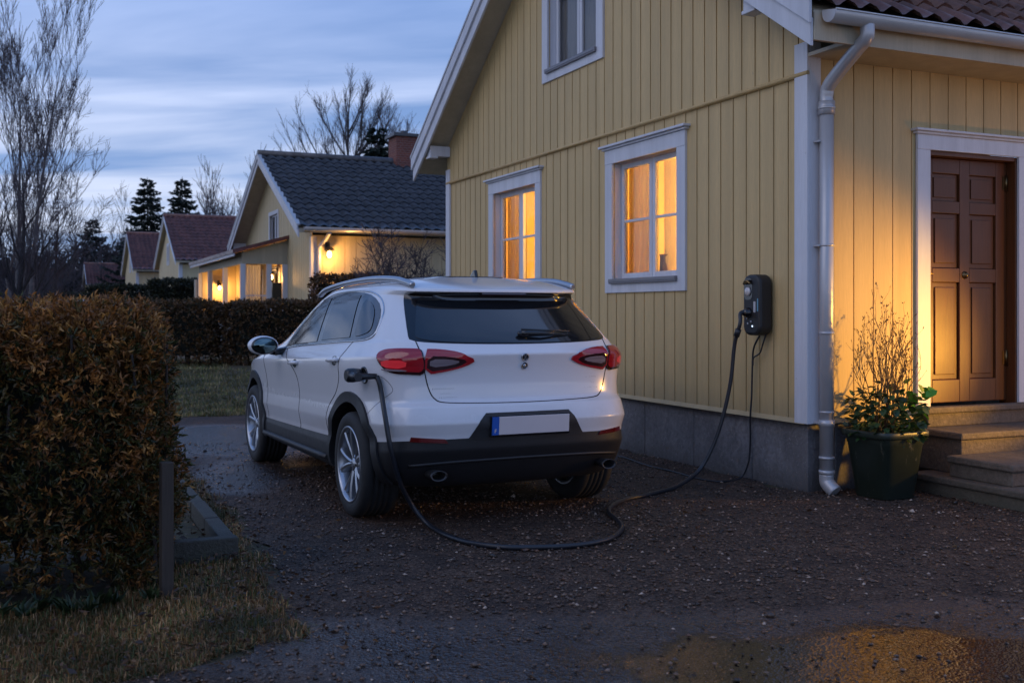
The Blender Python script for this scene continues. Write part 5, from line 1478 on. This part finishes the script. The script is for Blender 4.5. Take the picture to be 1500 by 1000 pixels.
# ------------------------------------------------------------------ neighbouring houses
def wall_lantern(parent_none, loc, rz, label, e=30, s=1.,group='lit wall lamps'):
    o=empty('wall_lamp',loc,rz); tag(o,label,'lamp',group)
    m=MB(); m.tube([(0,0,.10*s),(0,-.06*s,.16*s),(0,-.14*s,.14*s),(0,-.16*s,.08*s)],.012*s,6); m.box((-.04*s,-.02*s,.0),(.04*s,.0,.18*s)); m.build('bracket',M['darkmetal'],o)
    m=MB(); m.lathe([(.0,.10*s),(.03*s,.09*s),(.095*s,.03*s),(.10*s,.02*s),(.085*s,.02*s)],12,Matrix.Translation((0,-.16*s,.0))); m.build('lamp_cap',M['darkmetal'],o)
    m=MB(); m.ball((0,-.16*s,-.06*s),(.045*s,.045*s,.065*s),12,8); m.build('bulb',M['bulb'],o)
    p=Matrix.Translation(loc)@Matrix.Rotation(rz,4,'Z')@Vector((0,-.30*s,-.10*s)); point('lamp_light',p,e,(1,.50,.14),.05)
    return o
def neighbour(label,near_px,D,W,ov,ze,slope,th,tile,wallmat,LX,scale=1.,z0=.3,name='wooden_house'):
    """near_px: where the near gable corner stands; gable wall faces -x, eaves wall -y"""
    C=Vector(((near_px-750)/1562*D,D,0)); h=empty(name,C,HRZ); tag(h,label,'house','yellow wooden houses further up the road')
    yc=W/2; half=W/2+ov
    top=lambda u: ze+(half-abs(u-yc))*slope+.10
    top.knots=[yc]
    return h,C,yc,half,top
def nb_frame(C): 
    m=Matrix.Translation(C)@Matrix.Rotation(HRZ,4,'Z'); return m,m.inverted()
def on_x(C,px,py,x):
    m,mi=nb_frame(C); o=mi@Vector((0,0,1.35)); d=mi.to_3x3()@ray(px,py); return o+d*((x-o.x)/d.x)
def on_y(C,px,py,y):
    m,mi=nb_frame(C); o=mi@Vector((0,0,1.35)); d=mi.to_3x3()@ray(px,py); return o+d*((y-o.y)/d.y)
def house1():
    W=8.2;ov=.45;ze=2.98;sl=.475
    h,C,yc,half,top=neighbour('yellow house with charcoal tiled roof, brick chimney and glazed porch',457,23.9,W,ov,ze,sl,.28,None,None,12)
    X1=13.
    a=on_x(C,385,328,0); b=on_x(C,397,280,0)
    att=(b.y,a.y,2.95,3.95) if a.y>b.y else (a.y,b.y,2.95,3.95)
    att=(yc-.5,yc+.5,2.95,3.85)
    door_=(4.55,5.45,.45,2.45); bay=(3.4,4.6,1.1,2.4); rr_=(5.6,6.6,1.2,2.4)
    boards('gable_wall',M['yellow_far'],h,0,W,.35,top,holes=[att,bay,rr_],pitch=.2)
    boards('front_wall',M['yellow_far'],h,0,X1-.4,.35,ze+.08,holes=[],pitch=.26,axis='x',bh=0,gw=.02)
    m=MB(); m.box((.05,W-.03,.3),(X1-.4,W,3.2)); m.box((X1-.43,.04,.3),(X1-.4,W-.03,3.2)); m.build('rear_wall',M['yellow_far'],h)
    m=MB(); m.box((.03,.03,-.2),(X1-.5,W-.03,.36)); m.build('plinth',M['plinth'],h)
    window(h,'y',0,-1,*att,lit=False,trim=.10,detail=False,cornice=False,mull=1,munt=(),sash=.04,depth=.03)
    window(h,'y',0,-1,*bay,lit=True,trim=.09,detail=False,cornice=False,munt=(.65,),cur=[(bay[0],bay[0]+.35,.02,M['curtain'],3)])
    window(h,'y',0,-1,*rr_,lit=True,trim=.09,detail=False,cornice=False,mull=0,munt=(.5,),cur=None)
    m=MB(); m.box((-.03,-.03,.35),(.0,.10,ze+.05)); m.box((0,-.03,.35),(.10,0,ze+.05)); m.build('corner_board',M['white'],h)
    roof(h,-.42,X1,yc,half,ze,sl,.25,M['tile_dark'],far=True)
    gutter(h,-.30,X1,yc-half-.08,ze+.20,.07)
    m=MB(); m.tube(catmull([(.28,-ov-.06,ze+.12),(.25,-.25,ze-.02),(.14,-.10,ze-.22),(.14,-.09,ze-.4),(.14,-.09,.4)],5),.045,10); m.build('downspout',M['metal_white'],h)
    m=MB(); m.box((-.35,yc+half-.55,ze+.20),(0,yc+half-.40,ze+.36)); m.build('purlin_end',M['white'],h)
    # chimney: stands on the ridge
    q=on_y(C,592,225,yc); 
    zr=ze+half*sl
    m=MB(); m.box((q.x-.33,yc-.35,zr-.4),(q.x+.33,yc+.35,zr+.92)); ch=m.build('chimney',M['brick'],h)
    m=MB(); m.box((q.x-.42,yc-.42,zr+.921),(q.x+.42,yc+.42,zr+1.0)); m.tube([(q.x,yc,zr+1.0),(q.x,yc,zr+1.12)],.10,10); m.build('chimney_cap',M['darkmetal'],ch)
    # lean-to porch along the gable
    p=empty('porch'); p.parent=h
    ya=on_x(C,421,360,0).y; px0=on_y(C,356,400,ya).x
    yb=min(on_x(C,293,400,px0).y,15.)
    ov2=.28; sx=3.12; se=2.74
    m=MB(); m.poly_prism([(px0-ov2,ya-.22,se),(.0,ya-.22,sx),(0,ya-.22,sx+.09),(px0-ov2,ya-.22,se+.09)],(0,yb-ya+.6,0)); m.build('porch_roof',M['tile_red'],p)
    m=MB(); m.box((px0-ov2+.02,ya-.2,se-.07),(px0-ov2+.05,yb+.3,se-.002)); m.build('roof_edge_board',M['white'],p)
    m=MB(); m.box((px0-.03,ya+.051,2.50),(px0+.03,yb,2.80)); m.poly_prism([(px0-.03,ya,2.50),(0,ya,2.50),(0,ya,3.10),(px0-.03,ya,2.76)],(0,.05,0)); m.build('frieze',M['cream_far'],p)
    ym=(ya+yb)/2
    for xx,yy in ((px0,ya+.02),(px0*.42,ya+.02),(-.06,ya+.02),(px0,ya+(yb-ya)*.36),(px0,ya+(yb-ya)*.72),(px0,yb-.06)):
        m=MB(); m.box((xx-.06,yy-.05,.35),(xx+.06,yy+.05,2.50)); m.build('post',M['white'],p)
    m=MB(); m.box((px0-.04,ya,.3),(px0+.04,yb,1.05)); m.box((px0+.04,ya-.02,.3),(px0*.42,ya+.04,1.05)); m.build('low_wall',M['white'],p)
    m=MB(); m.box((px0,ya,.25),(-.01,yb,.36)); m.build('porch_floor',M['plinth'],p)
    m=MB(); m.box((-.02,W+.02,.3),(.05,yb,2.95)); m.box((px0+.05,yb-.12,.3),(-.03,yb-.04,2.9)); m.build('screen_wall',M['yellow_far'],p)
    for xa,xb in ((px0+.06,px0*.42-.06),):
        m=MB(); m.add([(xa,ya,1.05),(xb,ya,1.05),(xb,ya,2.50),(xa,ya,2.50)],[(0,1,2,3)]); m.build('porch_pane',M['pane'],p)
        m=MB(); m.box((xa,ya-.015,1.72),(xb,ya+.015,1.75)); m.build('glazing_bar',M['white'],p)
    m=MB()
    for i in range(30):
        u=px0+.1+i*.012; m.v+= [(u,ya+.12+.02*math.sin(i*1.1),1.1),(u,ya+.12+.02*math.sin(i*1.1),2.48)]
    for i in range(29): m.f.append((2*i,2*i+2,2*i+3,2*i+1)); m.m.append(0); m.s.append(True)
    m.build('curtain',M['curtain_white'],p)
    m=MB(); m.box((px0*.42+.08,ya-.0,.36),(-.14,ya+.04,2.05)); m.build('porch_door',M['gloss'],p)
    g,_=nb_frame(C)
    yl=on_x(C,309,397,-.03).y if on_x(C,309,397,-.03).y<yb-.3 else yb-.5
    wall_lantern(None,g@Vector((px0*.5,yb-.12,2.12)),HRZ,'glowing lamp on the end wall inside the open left half of the porch',28,1.0)
    wall_lantern(None,g@Vector((-.03,ya+1.0,2.28)),HRZ-R(90),'glowing lamp behind the glazed right half of the porch',40,1.)
    L=on_y(C,479,372,0); wall_lantern(None,g@Vector((L.x,-.02,L.z+.05)),HRZ,'black lantern lit on the wall beside the downspout of the charcoal roofed house',30,1.2)
    m=MB(); m.box((4.1,-.05,1.55),(6.6,-.0,1.63)); m.build('window_ledge',M['white'],h)
    return C
C1=house1()
def small_house(label,px,D,W,ze,sl,X1,tile,ov=.35,lit=False,th=.22):
    h,C,yc,half,top=neighbour(label,px,D,W,ov,ze,sl,th,None,None,X1)
    boards('gable_wall',M['yellow_far'],h,0,W,.3,top,holes=[],pitch=.26)
    m=MB(); m.box((0.03,0,.3),(X1-.4,.03,ze+.05)); m.build('front_wall',M['yellow_far'],h)
    m=MB(); m.box((.03,W-.03,.3),(X1-.4,W,ze+.05)); m.box((X1-.43,.03,.3),(X1-.4,W-.03,ze+.05)); m.build('rear_wall',M['yellow_far'],h)
    window(h,'y',-.012,-1,yc-.35,yc+.35,ze+.25,ze+1.05,trim=.1,detail=False,cornice=False,room=False,munt=(),depth=-.02,sash=.05)
    for k in (.22,.50,.78):
        window(h,'y',-.012,-1,W*k-.35,W*k+.35,1.3,2.3,trim=.1,detail=False,cornice=False,room=False,munt=(.5,),depth=-.02,sash=.05)
    m=MB(); m.box((-.03,-.03,.3),(.0,.12,ze+.05)); m.box((0,-.03,.3),(.12,0,ze+.05)); m.build('corner_board',M['white'],h)
    roof(h,-.22,X1,yc,half,ze,sl,th,tile,far=True,cap=False)
    return h,C
h2,C2=small_house('yellow house with dull red roof next beyond the charcoal roofed house',263,45,8.0,3.30,.50,14,M['tile_red'])
h3,C3=small_house('smaller yellow house with dull red roof, third along the row',200,56,7.4,3.35,.52,13,M['tile_red'])
h4,C4=small_house('farthest small cream house with dark red roof beside the bare trees',131,80,7.4,3.15,.42,16,M['tile_red'])
g3,_=nb_frame(C3)
m=MB(); m.box((.5,-1.2,2.1),(4.5,0,2.2)); m.build('porch_roof',M['tile_dark'],h3)
wall_lantern(None,g3@Vector((1.5,-.05,1.9)),HRZ,'tiny glowing lamp under the porch of the third house',90,1.5)
def stake():
    P=tpos(287,28.5,.3); o=empty('garden_stake',P); tag(o,'slim wooden stake standing at the end of the glowing porch','stake'); m=MB(); m.tube([(0,0,-.1),(0,0,1.9)],.045,6); m.build('shaft',M['soffit'],o)
stake()
# furniture seen in the porch
def porch_things():
    g,gi=nb_frame(C1)
    y=on_x(C1,330,430,-1.0).y
    o=empty('garden_chair',g@Vector((-.75,y,.36)),HRZ); tag(o,'pale blue chair back showing over the low porch wall','chair')
    m=MB(); m.poly_prism([(-.2,-.25,.45),(-.2,.25,.45),(-.16,.30,.9),(-.12,.2,1.18),(-.12,-.2,1.18),(-.16,-.30,.9)],(.05,0,0)); m.build('backrest',simple('blue_paint',(.12,.22,.42),.5),o)
    m=MB(); m.box((-.2,-.25,.40),(.25,.25,.45)); m.build('seat',simple('blue_paint_seat',(.12,.22,.42),.5),o)
    for a in (-.18,.22):
        for b in (-.22,.22):
            m=MB(); m.box((a-.02,b-.02,0),(a+.02,b+.02,.40)); m.build('leg',M['darkmetal'],o)
porch_things()
def far_car():
    c=copy_tree(CAR); c.location=tpos(158,47,.3); c.rotation_euler=(0,0,R(84)); c['label']='small pale car parked far up the road below the last houses'
far_car()
# ------------------------------------------------------------------ camera
cd=bpy.data.cameras.new('camera'); cam=bpy.data.objects.new('camera',cd); COL.objects.link(cam)
cam.location=(0,0,1.35); cam.rotation_euler=(R(90),0,0)
cd.sensor_width=36; cd.lens=36*1562/1500; cd.shift_y=-44/1500; cd.clip_end=2000; cd.clip_start=.1
cd.dof.use_dof=True; cd.dof.focus_distance=7.0; cd.dof.aperture_fstop=3.6
scene.camera=cam
scene.view_settings.view_transform='Standard'; scene.view_settings.look='None'; scene.view_settings.exposure=0
